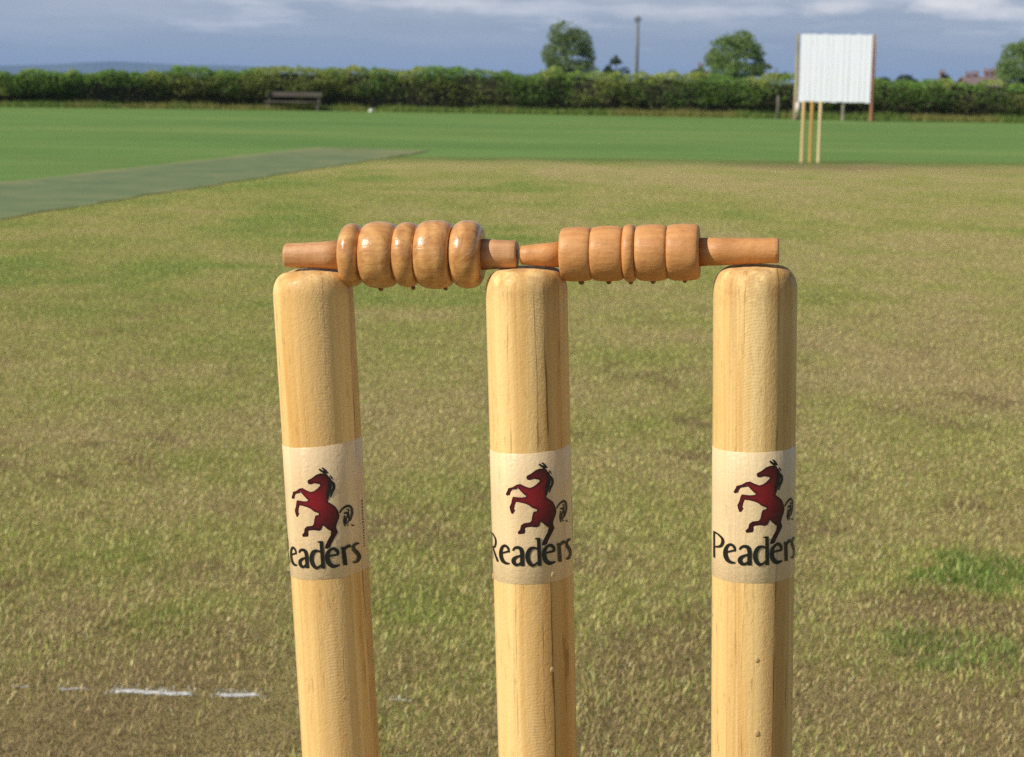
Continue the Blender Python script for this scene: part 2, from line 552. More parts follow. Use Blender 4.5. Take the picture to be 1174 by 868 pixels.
k.principled(c, 0.92, k.bump(k.math('ADD', nf, ng), 1.0, 0.012), 0.1)
sq = obj_np('cricket_square', Vsq, quads[:, ::-1], k.m, attrs={'green': g_.ravel(), 'soil': np.clip(s_ + 0.12 * sstep(9.0, 4.0, PY), 0, 1).ravel(), 'edge': ed.ravel()})
tag(sq, 'worn tan and olive mown turf of the cricket square', 'turf', kind='structure')

# artificial strip left of the square
MW = 1.62
MN = Vector((-MDIR.y, MDIR.x, 0))                         # to the left
mat_far = 4.2 + (corner - MAT_A).length                   # measured from MAT_A
k = NT('mat_surface')
pos = k.pos()
n = k.noise(k.mapping(pos, (1, 1, 0)), 1.8, 6, 0.68)
nf = k.noise(k.mapping(pos, (1, 1, 0)), 70, 3, 0.6)
c = k.ramp(n, [(0.32, (0.108, 0.165, 0.070)), (0.5, (0.160, 0.205, 0.092)), (0.70, (0.225, 0.235, 0.105))])
c = k.mix(0.35, c, k.ramp(nf, [(0.3, (0.6,) * 3), (0.7, (1.25,) * 3)]), 'MULTIPLY')
aw = k.n('ShaderNodeAttribute', attribute_name='wear').outputs['Fac']
c = k.mix(k.math('MULTIPLY', aw, k.math('ADD', nf, 0.35), clamp=True), c, (0.28, 0.265, 0.110))
k.principled(c, 0.9, k.bump(nf, 0.3, 0.006), 0.15)
ac = k.n('ShaderNodeAttribute', attribute_name='cover').outputs['Fac']
fc = k.ramp(k.math('ADD', ac, k.math('MULTIPLY', k.math('SUBTRACT', k.math('ADD', n, nf), 1.0), 0.9)), [(0.38, (0, 0, 0)), (0.62, (1, 1, 1))])
tr = k.n('ShaderNodeBsdfTransparent'); mx = k.n('ShaderNodeMixShader')
k.l(fc, mx.inputs[0]); k.l(tr.outputs[0], mx.inputs[1]); k.l(k.p.outputs[0], mx.inputs[2]); k.l(mx.outputs[0], k.out.inputs['Surface'])
tu = np.linspace(-14.0, mat_far, 420); tv = np.linspace(0, MW, 20)
TU, TV = np.meshgrid(tu, tv, indexing='ij')
jit = 0.20 * (fbm(TU * 2.3, TV * 0 + np.where(TV < MW / 2, 2.0, 9.0), 81, 4) - 0.5)
lat = TV + np.where((TV == 0) | (TV == MW), jit, 0)
X = MAT_A.x + MDIR.x * TU + MN.x * lat; Y = MAT_A.y + MDIR.y * TU + MN.y * lat
wear = np.maximum(sstep(0.10, 0.0, TV) * .9, sstep(MW - 0.22, MW, TV)) + sstep(mat_far - 5.5, mat_far, TU + 1.5 * (fbm(TU, TV * 2, 85, 3) - .5)) * 0.9
nu, nv = TU.shape
idx = np.arange(nu * nv).reshape(nu, nv)
quads = np.stack([idx[:-1, :-1], idx[:-1, 1:], idx[1:, 1:], idx[1:, :-1]], -1).reshape(-1, 4)
o = obj_np('artificial_pitch', np.stack([X, Y, np.full_like(X, 0.009)], -1).reshape(-1, 3), quads, k.m, attrs={'wear': np.clip(wear, 0, 1).ravel(), 'cover': (1.6 * np.minimum(sstep(mat_far, mat_far - 5.5, TU), np.minimum(sstep(-.02, .10, TV), sstep(MW + .02, MW - .10, TV)))).ravel()})
tag(o, 'grey green artificial practice pitch strip beside the square', 'pitch', kind='structure')

# faded painted crease in broken lengths
k = NT('line_paint')
n = k.noise(k.mapping(k.pos(), (1, 1, 0)), 150, 3, 0.7)
n2 = k.noise(k.mapping(k.pos(), (1, 1, 0)), 330, 4, 0.75)
k.principled(k.ramp(n, [(0.3, (0.55, 0.53, 0.46)), (0.6, (0.86, 0.86, 0.83))]), 0.9, k.bump(n2, 0.8, 0.004), 0.1)
a = k.n('ShaderNodeAttribute', attribute_name='cover').outputs['Fac']
f = k.math('ADD', k.math('MULTIPLY', a, 0.55), k.math('MULTIPLY', k.math('ADD', n, n2), 0.5))
f = k.ramp(f, [(0.75, (0, 0, 0)), (0.84, (1, 1, 1))])
tr = k.n('ShaderNodeBsdfTransparent'); mx = k.n('ShaderNodeMixShader')
k.l(f, mx.inputs[0]); k.l(tr.outputs[0], mx.inputs[1]); k.l(k.p.outputs[0], mx.inputs[2]); k.l(mx.outputs[0], k.out.inputs['Surface'])
M_LINE = k.m
LP = [ground(130, 795.5), ground(300, 801.5)]
LDIR = (LP[1] - LP[0]).normalized(); LDIR.z = 0
LN = Vector((-LDIR.y, LDIR.x, 0))


def along(px):
    a = line_meet(CAM, ray(px, 800), LP[0], LDIR)
    return (a - LP[0]).dot(LDIR)


segs = [(along(128), along(222), 1.0), (along(247), along(300), .95), (along(18), along(36), .4), (along(60), along(104), .35),
        (along(440), along(482), .3)]
Vl, Fl, Al = [], [], []
for a, b, kk in segs:
    nseg = max(8, int((b - a) / 0.004))
    st = len(Vl)
    for i in range(nseg + 1):
        t = a - .008 + (b - a + .016) * i / nseg
        e = min(1, min(i, nseg - i) / 4)
        wv = 0.0115 * (.55 + .45 * kk)
        j1 = 0.014 * float(fbm(np.array([t * 45.0]), np.array([1.0]), 201, 3)[0] - .5)
        for q in range(5):
            f = (q - 2) / 2
            p = LP[0] + LDIR * t + LN * (wv * f + j1)
            Vl.append((p.x, p.y, 0.0048)); Al.append((1 - abs(f)) ** .6 * e * (.55 + .40 * kk))
    for i in range(nseg):
        for q in range(4):
            o = st + i * 5 + q
            Fl.append((o, o + 5, o + 6, o + 1))
tag(obj_np('crease_line', np.array(Vl), np.array(Fl), M_LINE, attrs={'cover': np.array(Al)}), 'faded broken white crease painted on the turf', 'line', kind='structure')

# ------------------------------------------------------------------ grass blades of the near square
def grass_blades():
    K = 1400000
    D = np.empty(0)
    u = RNG.random(K)
    # density ~ (2.2/y)^1.6 per square metre, width of the wedge .58y+2.0
    yy = np.linspace(1.55, 20.0, 2000)
    pdf = (2.2 / yy) ** 1.45 * (0.58 * yy + 2.0)
    cdf = np.cumsum(pdf); cdf /= cdf[-1]
    y = np.interp(u, cdf, yy)
    x = (RNG.random(K) - 0.5) * (0.58 * y + 2.0)
    # keep to the square (right of the strip's near edge)
    side = (x - MAT_A.x) * MDIR.y - (y - MAT_A.y) * MDIR.x
    g, s = turf(x, y)
    keep = (side > 0.06 * (fbm(y * 3.0, x * 0 + 2, 211, 3) - 0.62)) & (RNG.random(K) > 0.50 * s) & (RNG.random(K) > sstep(11, 18.5, y))
    x, y, g, s = x[keep], y[keep], g[keep], s[keep]
    n = len(x)
    lod = (np.maximum(y, 2.2) / 2.2) ** 0.5
    tuft = (g > 0.80) & (y < 6) & (RNG.random(n) < .7)
    green = RNG.random(n) < np.clip(g, 0.08, 0.90)
    green &= RNG.random(n) > 0.8 * s
    L = np.where(green, RNG.uniform(0.007, 0.017, n), RNG.uniform(0.006, 0.016, n)) * (1 + 0.5 * tuft) * lod ** 0.3 * np.interp(y, [2.2, 4.5, 9], [0.95, 0.68, 0.55])
    wd = RNG.uniform(0.0006, 0.0014, n) * lod
    lean = np.where(green, RNG.uniform(0.3, 1.3, n), RNG.uniform(0.7, 1.52, n))   # angle from upright
    az = RNG.random(n) * 2 * np.pi
    dx, dy = np.cos(az), np.sin(az)
    px_, py_ = -dy, dx
    z0 = 0.0035 + 0.004 * RNG.random(n) * (lean > 1.1)
    h1 = L * 0.55
    b = np.stack([x, y, z0], -1)
    side_v = np.stack([px_, py_, np.zeros(n)], -1) * (wd * 0.5)[:, None]
    mid = b + np.stack([dx * np.sin(lean * 0.6) * h1, dy * np.sin(lean * 0.6) * h1, np.cos(lean * 0.6) * h1], -1)
    tip = mid + np.stack([dx * np.sin(lean) * (L - h1), dy * np.sin(lean) * (L - h1), np.cos(lean) * (L - h1)], -1)
    V = np.stack([b - side_v, b + side_v, mid - side_v * 0.85, mid + side_v * 0.85, tip], 1).reshape(-1, 3)
    base = (np.arange(n) * 5)[:, None]
    T = np.concatenate([base + np.array([[0, 1, 2]]), base + np.array([[1, 3, 2]]), base + np.array([[2, 3, 4]])], 1).reshape(-1, 3)
    r = RNG.random((n, 1))
    cg = np.where(tuft[:, None], TUFT * (1 - r) + GREEN * 1.25 * r, GREEN * 0.95 * (1 - r) + OLIVE * 1.35 * r)
    cs = STRAW * 0.62 * (1 - r) + STRAW * 1.38 * r
    cb = SOIL * 0.65 * (1 - r) + (0.45 * SOIL + 0.55 * STRAW) * 1.15 * r
    br = (RNG.random((n, 1)) < (0.20 + 0.75 * s[:, None]))
    col = np.where(green[:, None], cg, np.where(br, cb, cs))
    col = col * np.where(RNG.random((n, 1)) < .09, 1.5, RNG.uniform(0.5, 1.3, (n, 1)))
    col = np.minimum(col, 0.85)
    # blades caught by the marking paint
    q = np.stack([x - LP[0].x, y - LP[0].y], -1)
    al = q @ np.array([LDIR.x, LDIR.y]); ac = np.abs(q @ np.array([LN.x, LN.y]))
    for a, bb, kk in segs:
        hit = (al > a - .004) & (al < bb + .004) & (ac < 0.013 * kk + 0.003) & (RNG.random(n) < 0.55 * kk)
        V.reshape(-1, 5, 3)[hit, 2:, 2] = 0.006 + 0.25 * V.reshape(-1, 5, 3)[hit, 2:, 2]
        col[hit] = np.array((0.78, 0.78, 0.74))
    cols = np.repeat(col, 5, axis=0)
    return V, T, cols


V, T, cols = grass_blades()
k_grass = mat_leaf('grass_blade', 0.30, 0.55)
o = obj_np('grass', V, T, k_grass, cols=cols)
tag(o, 'short dry straw and green grass blades on the square', 'grass', kind='stuff')

# ------------------------------------------------------------------ stumps
RS = 0.01782                                              # radius of a stump
ST_PX = [  # top centre, bottom centre (both on the shaft axis) in the photograph
    ((357.5, 308), (391.0, 868)), ((603.0, 306), (616.5, 868)), ((866.0, 304), (861.5, 868))]
offs = [-0.0963, 0.0, 0.0963]
STUMP = []
for (tp, bp), of in zip(ST_PX, offs):
    p0 = MID_G + WDIR * of
    n = Vector((0, 1, 0))
    T_ = at_plane(*tp, p0, n); B_ = at_plane(*bp, p0, n)
    ax = (T_ - B_).normalized()
    base = T_ - ax * (T_.z / ax.z)                        # where the axis meets the ground
    length = (T_ - base).length
    toc = Vector((CAM.x - base.x, CAM.y - base.y, 0)).normalized()
    # local frame: Z the axis, -Y towards the camera position's side
    zc = ax
    yc = (-toc - zc * (-toc).dot(zc)).normalized()
    xc = yc.cross(zc)
    M = Matrix(((xc.x, yc.x, zc.x, base.x), (xc.y, yc.y, zc.y, base.y), (xc.z, yc.z, zc.z, base.z), (0, 0, 0, 1)))
    STUMP.append((M, length))


def hit_cyl(i, px, py, r=RS):
    """pixel -> (angle from the front, height) on stump i; beyond the silhouette it clamps to the edge"""
    M, L = STUMP[i]
    Mi = M.inverted()
    o = Mi @ CAM
    d = (Mi.to_3x3() @ ray(px, py)).normalized()
    a = d.x ** 2 + d.y ** 2; b = o.x * d.x + o.y * d.y; c = o.x ** 2 + o.y ** 2 - r * r
    disc = max(b * b - a * c, 0.0)
    t = (-b - math.sqrt(disc)) / a
    p = o + d * t
    return math.atan2(p.x, -p.y), p.z


def stump_profile(L, rs, shoulder):
    pr = [(rs * 0.45, -0.06), (rs * 0.98, -0.02), (rs, 0.0)]
    for i in range(1, 24): pr.append((rs, (L - shoulder * 1.36) * i / 24))
    sh_r = shoulder * 0.95 * rs / 0.0178
    for i in range(0, 13):
        a = math.pi / 2 * i / 12
        pr.append((rs - sh_r + sh_r * math.cos(a) ** 0.80 if i < 12 else rs - sh_r, L - shoulder * 1.35 + shoulder * 1.28 * math.sin(a) ** 0.92))
    rt_ = pr[-1][0]; zt = pr[-1][1]
    for f, dz in ((0.75, .0004), (0.5, .0007), (0.25, .0009), (0.05, .001)):
        pr.append((rt_ * f, zt + dz))
    return pr


def groove(bm, L, gdir, depth=0.0010, w=0.0065):
    for v in bm.verts:
        if v.co.z > L - 0.009:
            d = abs(v.co.x * -gdir.y + v.co.y * gdir.x)
            v.co.z -= depth * max(0.0, 1 - (d / w) ** 2)


STUMP_LABELS = [
    'pale wooden cricket stump carrying only the figured brown bail, leaning, lettering cut at its left',
    'pale wooden cricket stump in the middle of the near wicket, carrying ends of both bails',
    'upright pale wooden cricket stump carrying only the plain orange bail']
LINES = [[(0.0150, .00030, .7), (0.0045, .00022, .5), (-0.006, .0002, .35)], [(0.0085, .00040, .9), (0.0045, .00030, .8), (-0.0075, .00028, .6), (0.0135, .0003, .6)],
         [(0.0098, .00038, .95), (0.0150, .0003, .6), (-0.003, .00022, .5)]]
offm = [(0.31, 0.12, 0.05), (0.017, 0.004, 0.37), (0.52, 0.33, 0.71)]
SLEEVE_PX = [  # sleeve rims along the facing side: top y, bottom y at centre
    (512, 664), (520, 670), (519, 669)]
stump_roots = []
for i in range(3):
    M, L = STUMP[i]
    e = empty('cricket_stump')
    e.matrix_world = M
    tag(e, STUMP_LABELS[i], 'stump', 'stumps of the near wicket')
    bm = bmesh.new()
    add_lathe(bm, stump_profile(L, RS, 0.0075 if i else 0.0085), 96)
    gl = (M.inverted().to_3x3() @ WDIR)
    groove(bm, L, Vector((gl.x, gl.y, 0)).normalized())
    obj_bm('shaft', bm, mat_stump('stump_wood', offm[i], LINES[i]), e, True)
    stump_roots.append(e)

# --- the printed sleeve: artwork traced on the middle stump, then wrapped on all three
Z1 = lambda x, y: (560 + x / 10.85, 520 + y / 10.85)
Z2 = lambda x, y: (560 + x / 10.85, 585 + y / 10.85)
Z3 = lambda x, y: (320 + x / 10.85, 525 + y / 10.85)
Z4 = lambda x, y: (320 + x / 10.85, 590 + y / 10.85)
flat1 = lambda pts, Z: [hit_cyl(1, *Z(*p[:2])) for p in pts]
ref_l = hit_cyl(0, *Z3(748, 690)); ref_m = hit_cyl(1, *Z1(842, 690))
SH0 = (ref_l[0] - ref_m[0], ref_l[1] - ref_m[1])          # left stump's turn and height against the middle one
ref_r = hit_cyl(2, 800 + 430 / 4.34, 490 + 390 / 4.34); 
ref_m2 = hit_cyl(1, 545 + 402 / 4.34, 490 + 400 / 4.34)
SH2 = (ref_r[0] - ref_m2[0], ref_r[1] - ref_m2[1])
flat0 = lambda pts, Z: [(a - SH0[0], z - SH0[1]) for a, z in (hit_cyl(0, *Z(*p[:2])) for p in pts)]

HORSE = [(690, 185), (640, 185), (585, 205), (535, 245), (480, 275), (470, 298), (485, 325), (520, 328), (560, 313), (625, 322), (635, 340),
         (600, 378), (555, 412), (510, 425), (460, 408), (400, 378), (355, 385), (300, 418), (250, 430), (240, 460), (218, 505), (235, 522),
         (268, 518), (278, 480), (290, 460), (330, 448), (380, 440), (410, 475), (450, 515), (470, 524), (463, 540), (400, 546), (310, 535),
         (298, 560), (285, 620), (265, 665), (275, 710), (290, 748), (310, 748), (335, 705), (322, 690), (330, 640), (345, 600), (390, 605),
         (450, 620), (500, 640), (540, 672), (605, 695), (600, 715), (560, 725), (545, 770), (535, 830), (515, 855), (440, 865), (405, 895),
         (395, 945), (365, 975), (375, 1002), (450, 995), (460, 960), (455, 930), (470, 917), (530, 910), (600, 917), (630, 900), (650, 845),
         (662, 856), (700, 890), (745, 920), (735, 975), (700, 1035), (670, 1100), (665, 1138), (690, 1143), (725, 1125), (745, 1075), (780, 1005),
         (820, 925), (800, 870), (810, 825), (835, 755), (843, 715), (830, 660), (800, 600), (760, 570), (720, 545), (718, 510), (735, 440),
         (750, 370), (755, 300), (740, 230), (720, 195)]
HORSE_F = flat1(HORSE, Z1)


def ribbon_px(pts, fat=1.0):
    """centre line with widths, in zoom pixels -> closed outline in the same pixels"""
    P = [Vector((p[0], p[1])) for p in pts]; Wd = [p[2] * fat for p in pts]
    Q, WW = [], []                                        # refine with Catmull-Rom
    for i in range(len(P) - 1):
        p0, p1, p2, p3 = P[max(i - 1, 0)], P[i], P[i + 1], P[min(i + 2, len(P) - 1)]
        for s in range(5):
            t = s / 5
            Q.append(0.5 * ((2 * p1) + (p2 - p0) * t + (2 * p0 - 5 * p1 + 4 * p2 - p3) * t * t + (3 * p1 - p0 - 3 * p2 + p3) * t ** 3))
            WW.append(Wd[i] + (Wd[i + 1] - Wd[i]) * t)
    Q.append(P[-1]); WW.append(Wd[-1])
    lft, rgt = [], []
    for i, q in enumerate(Q):
        d = (Q[min(i + 1, len(Q) - 1)] - Q[max(i - 1, 0)])
        d = d.normalized() if d.length > 1e-9 else Vector((1, 0))
        nn = Vector((-d.y, d.x)) * WW[i] / 2
        lft.append(q + nn); rgt.append(q - nn)
    return lft, rgt


MANE = [[(628, 128, 14), (650, 148, 24), (690, 172, 26)], [(660, 112, 10), (690, 135, 22), (712, 185, 44)], [(752, 208, 12), (768, 232, 14), (780, 256, 8)],
        [(758, 272, 14), (788, 315, 26), (790, 370, 26), (768, 425, 22), (752, 485, 12)], [(735, 225, 20), (752, 300, 34), (740, 380, 40), (722, 450, 36), (716, 520, 14)]]
TAIL0 = [[(748, 682, 12), (790, 628, 16), (850, 596, 22), (893, 620, 22), (902, 690, 22), (878, 785, 10)], [(800, 692, 10), (838, 682, 20), (856, 700, 20), (832, 752, 10)],
         [(812, 715, 14), (806, 800, 18), (820, 852, 8)], [(836, 640, 12), (862, 640, 10)], [(842, 832, 12), (862, 836, 8)], [(895, 832, 14), (930, 842, 8)], [(866, 640, 8), (858, 690, 12), (866, 760, 14), (846, 812, 6)], [(832, 745, 12), (828, 800, 12), (838, 830, 6)]]
L1 = [  # letters traced on the middle stump: e a d e r
    [(168, 532, 18), (255, 508, 20)], [(262, 522, 12), (250, 470, 24), (215, 438, 26), (180, 455, 28), (162, 510, 34), (166, 575, 38), (188, 628, 36), (225, 655, 28), (268, 660, 12)],
    [(306, 500, 16), (330, 468, 24), (370, 460, 30), (405, 480, 40), (420, 530, 42), (422, 610, 42), (426, 692, 42)], [(412, 560, 18), (360, 575, 26), (322, 605, 40), (318, 640, 42), (342, 672, 34), (380, 672, 26), (418, 635, 16)],
    [(578, 352, 12), (600, 352, 18), (622, 346, 18)], [(622, 340, 36), (628, 500, 38), (636, 690, 40)], [(622, 485, 14), (572, 464, 24), (522, 480, 40), (492, 535, 46), (490, 600, 46), (512, 655, 42), (556, 684, 30), (622, 640, 16)],
    [(702, 532, 20), (815, 504, 22)], [(815, 510, 16), (806, 465, 34), (775, 434, 34), (735, 442, 28), (698, 490, 40), (690, 560, 48), (708, 620, 48), (748, 654, 42), (790, 652, 28), (828, 634, 12)],
    [(842, 430, 10), (868, 416, 24)], [(868, 408, 32), (876, 520, 36), (884, 640, 36)], [(880, 445, 14), (905, 408, 28), (942, 386, 34)]]
L0 = [[(988, 356, 14), (950, 362, 26), (920, 390, 30), (922, 430, 36), (955, 465, 42), (984, 505, 40), (984, 550, 32), (955, 586, 26), (912, 592, 16)]]   # s
zt = hit_cyl(1, *Z2(90, 300))[1]; zb = hit_cyl(1, *Z2(110, 625))[1]
rw = R(1)
R_ = [  # R drawn flat in (degrees, share of cap height): stem, bowl, leg
    [(-77.0, 1.0, 3.6), (-76.8, 0.5, 3.6), (-76.4, 0.0, 3.9)],
    [(-77.5, 0.985, 2.0), (-69.0, 0.97, 2.6), (-61.5, 0.86, 3.6), (-60.5, 0.70, 3.8), (-64.0, 0.54, 2.8), (-72.0, 0.455, 1.8), (-76.0, 0.45, 1.6)],
    [(-71.5, 0.47, 2.6), (-64.0, 0.25, 4.0), (-55.5, 0.0, 4.2)]]

STRIPS = {'black': [], 'letters': []}
for grp, src, Z, fl in (('black', MANE, Z1, flat1), ('black', TAIL0, Z3, flat0), ('letters', L1, Z2, flat1), ('letters', L0, Z4, flat0)):
    for pts in src:
        a, b = ribbon_px(pts, 1.5 if src is TAIL0 else 1.22)
        STRIPS[grp].append((fl(a, Z), fl(b, Z)))
capH = (zt - zb)
for pts in R_:
    pts_m = [(p[0] * rw * RS * 1000, p[1] * capH * 1000, p[2] * rw * RS * 1000) for p in pts]   # to mm, so widths are even
    a, b = ribbon_px(pts_m, 1.1)
    cv = lambda L: [(q.x / 1000 / RS, zb + q.y / 1000) for q in L]
    STRIPS['letters'].append((cv(a), cv(b)))


def wrap(a, z, r): return (r * math.sin(a), -r * math.cos(a), z)


def art_strips(strips, sh, r0, eps=1.2e-5):
    bm = bmesh.new()
    for q, (A, B) in enumerate(strips):
        r = r0 + eps * q
        va = [bm.verts.new(wrap(a + sh[0], z + sh[1], r)) for a, z in A]
        vb = [bm.verts.new(wrap(a + sh[0], z + sh[1], r)) for a, z in B]
        for i in range(len(va) - 1):
            try: bm.faces.new((va[i], vb[i], vb[i + 1], va[i + 1]))
            except ValueError: pass
    return bm


def horse_mesh(sh, r0):
    bm = bmesh.new()
    pts = []
    n = len(HORSE_F)
    for i in range(n):                                    # rounded outline
        p0, p1, p2, p3 = (HORSE_F[(i + q) % n] for q in (-1, 0, 1, 2))
        for t in (0, 0.5):
            pts.append(tuple(0.5 * (2 * p1[c] + (p2[c] - p0[c]) * t * 0.6 + (2 * p1[c] * 0 + 2 * (p2[c] - p1[c]) - 0.6 * (p2[c] - p0[c])) * t) for c in (0, 1)))
    vs = [bm.verts.new((a * RS, 0, z)) for a, z in pts]
    f = bm.faces.new(vs)
    f.normal_update()
    bmesh.ops.triangulate(bm, faces=[f], ngon_method='EAR_CLIP')
    lo = min(v.co.x for v in bm.verts); hi = max(v.co.x for v in bm.verts)
    zl = min(v.co.z for v in bm.verts); zh = max(v.co.z for v in bm.verts)
    x = lo + 0.0009
    while x < hi:
        bmesh.ops.bisect_plane(bm, geom=bm.verts[:] + bm.edges[:] + bm.faces[:], plane_co=(x, 0, 0), plane_no=(1, 0, 0)); x += 0.0009
    z = zl + 0.0012
    while z < zh:
        bmesh.ops.bisect_plane(bm, geom=bm.verts[:] + bm.edges[:] + bm.faces[:], plane_co=(0, 0, z), plane_no=(0, 0, 1)); z += 0.0012
    bmesh.ops.triangulate(bm, faces=bm.faces[:])
    lay = bm.verts.layers.float.new('shade')
    # print shading: red breast, near-black outline and quarters
    seg = [(Vector((a * RS, z)), Vector((b * RS, w))) for (a, z), (b, w) in zip(pts, pts[1:] + pts[:1])]
    bc = Vector((HORSE_F[29][0] * RS + 0.002, HORSE_F[29][1] - 0.001))
    for v in bm.verts:
        p = Vector((v.co.x, v.co.z))
        d = 9
        for a, b in seg:
            ab = b - a
            t = max(0, min(1, (p - a).dot(ab) / max(ab.length_squared, 1e-12)))
            d = min(d, (p - (a + ab * t)).length)
        e = min(1, d / 0.0011)
        v[lay] = (0.22 + 0.78 * e) * max(0.22, 1.0 - max(0, ((p - bc).length - 0.004)) / 0.017)
    for v in bm.verts:
        v.co = wrap(v.co.x / RS + sh[0], v.co.z + sh[1], r0)
    return bm


M_INK = mat_print('black_ink', (0.012, 0.012, 0.011))
M_HORSE = mat_horse()
for i, sh in enumerate((SH0, (0.0, 0.0), SH2)):
    M, L = STUMP[i]
    e = stump_roots[i]
    z_t = hit_cyl(i, ST_PX[i][0][0] + (SLEEVE_PX[i][0] - 306) * (ST_PX[i][1][0] - ST_PX[i][0][0]) / 560, SLEEVE_PX[i][0])[1]
    z_b = hit_cyl(i, ST_PX[i][0][0] + (SLEEVE_PX[i][1] - 306) * (ST_PX[i][1][0] - ST_PX[i][0][0]) / 560, SLEEVE_PX[i][1])[1]
    tilt = (0.0011, 0.0009, 0.0004)[i]
    bm = bmesh.new()
    rings = []
    for r, z in ((RS + 2e-5, z_b), (RS + 1.6e-4, z_b + 2e-4), (RS + 1.8e-4, z_b + (z_t - z_b) * .33), (RS + 1.8e-4, z_b + (z_t - z_b) * .66), (RS + 1.6e-4, z_t - 2e-4), (RS + 2e-5, z_t)):
        rings.append([bm.verts.new((r * math.cos(2 * math.pi * q / 96), r * math.sin(2 * math.pi * q / 96), z + tilt * math.cos(2 * math.pi * q / 96))) for q in range(96)])
    for a, b in zip(rings[:-1], rings[1:]):
        for q in range(96): bm.faces.new((a[q], a[(q + 1) % 96], b[(q + 1) % 96], b[q]))
    bmesh.ops.recalc_face_normals(bm, faces=bm.faces[:])
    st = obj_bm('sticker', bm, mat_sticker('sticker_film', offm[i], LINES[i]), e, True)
    obj_bm('horse_emblem', horse_mesh(sh, RS + 2.6e-4), M_HORSE, st, True)
    obj_bm('mane_and_tail', art_strips(STRIPS['black'], sh, RS + 3.0e-4), M_INK, st, True)
    # on the last stump the film's seam cuts the leg off the first letter
    strips = STRIPS['letters']
    if i == 2:
        wide = lambda S: [(a_ + (a_ - R(-77.5)) * 0.30 + R(2.0), z_) for a_, z_ in S]
        strips = strips[:-3] + [(wide(A_), wide(B_)) for A_, B_ in strips[-3:-1]]
    bm = art_strips(strips, sh, RS + 4.2e-4)
    obj_bm('lettering', bm, M_INK, st, True)
    # column of tiny print running up the sleeve's edge, too small to read
    bm = bmesh.new()
    a0 = hit_cyl(0, 415.2, 600)[0] - SH0[0] + sh[0]
    zz0 = hit_cyl(0, 414, 628)[1] - SH0[1] + sh[1]
    z = zz0
    rs2 = RS + 3.2e-4
    while z < zz0 + 0.021:
        h = random.uniform(0.0005, 0.0012)
        for col_ in range(2):
            aa = a0 + col_ * 0.035 + random.uniform(-.01, .01)
            q = [bm.verts.new(wrap(aa + da, z + dz, rs2)) for da, dz in ((0, 0), (0.022, 0), (0.022, h), (0, h))]
            bm.faces.new(q)
        z += h + 0.0005
    obj_bm('small_print', bm, M_INK, st)

# ------------------------------------------------------------------ bails
n_w = PDIR.copy()


def bail_pts(a, b):
    A = at_plane(*a, MID, n_w); B = at_plane(*b, MID, n_w)
    return A, B


def spline_profile(prof, sub=6):
    out = []
    for i in range(len(prof) - 1):
        p0, p1, p2, p3 = prof[max(i - 1, 0)], prof[i], prof[i + 1], prof[min(i + 2, len(prof) - 1)]
        for s in range(sub):
            t = s / sub
            out.append(tuple(0.5 * (2 * p1[c] + (p2[c] - p0[c]) * t + (2 * p0[c] - 5 * p1[c] + 4 * p2[c] - p3[c]) * t * t + (3 * p1[c] - p0[c] - 3 * p2[c] + p3[c]) * t ** 3) for c in (0, 1)))
    out.append(prof[-1])
    return out


def bead(x0, x1, rg, rm, power=2.3, n=14):
    """one turned bead between two grooves: list of (radius, x)"""
    out = []
    for i in range(n + 1):
        t = -1 + 2 * i / n
        t = math.sin(t * math.pi / 2)
        out.append((rg + (rm - rg) * (1 - abs(t) ** power) ** (1 / power) if abs(t) < 1 else rg, (x0 + x1) / 2 + (x1 - x0) / 2 * t))
    return out


def make_bail(label, A, B, px0, px1, barrel, sp_l, sp_r, mat, worn):
    d = B - A
    scale = d.length / (px1 - px0)                        # metres per photo pixel along the bail
    rot = d.to_track_quat('X', 'Z')
    e = empty('bail', (A + B) / 2)
    e.rotation_mode = 'QUATERNION'; e.rotation_quaternion = rot
    tag(e, label, 'bail', 'bails on the near wicket')
    cx = (px0 + px1) / 2
    cv = lambda pr: [(r * scale, (x - cx) * scale) for r, x in pr]
    bm = bmesh.new(); add_lathe(bm, cv(barrel), 72, 'X')
    o = obj_bm('barrel', bm, mat, e, True)
    for pr in (sp_l, sp_r):
        bm = bmesh.new(); add_lathe(bm, cv(pr), 40, 'X')
        obj_bm('spigot', bm, MB1S if worn else mat, e, True)
    return e, scale


MB1 = mat_bail('bail_figured_wood', (0.70, 0.385, 0.140), (0.56, 0.270, 0.085), (0.34, 0.125, 0.033), True, 0.30)
MB1S = mat_bail('bail_worn_spigot', (0.60, 0.325, 0.145), (0.47, 0.22, 0.088), (0.30, 0.13, 0.055), False, 0.55)
MB2 = mat_bail('bail_plain_wood', (0.64, 0.315, 0.11), (0.53, 0.235, 0.075), (0.35, 0.130, 0.040), False, 0.52)
A, B = bail_pts((327.5, 292.8), (593, 291.5))
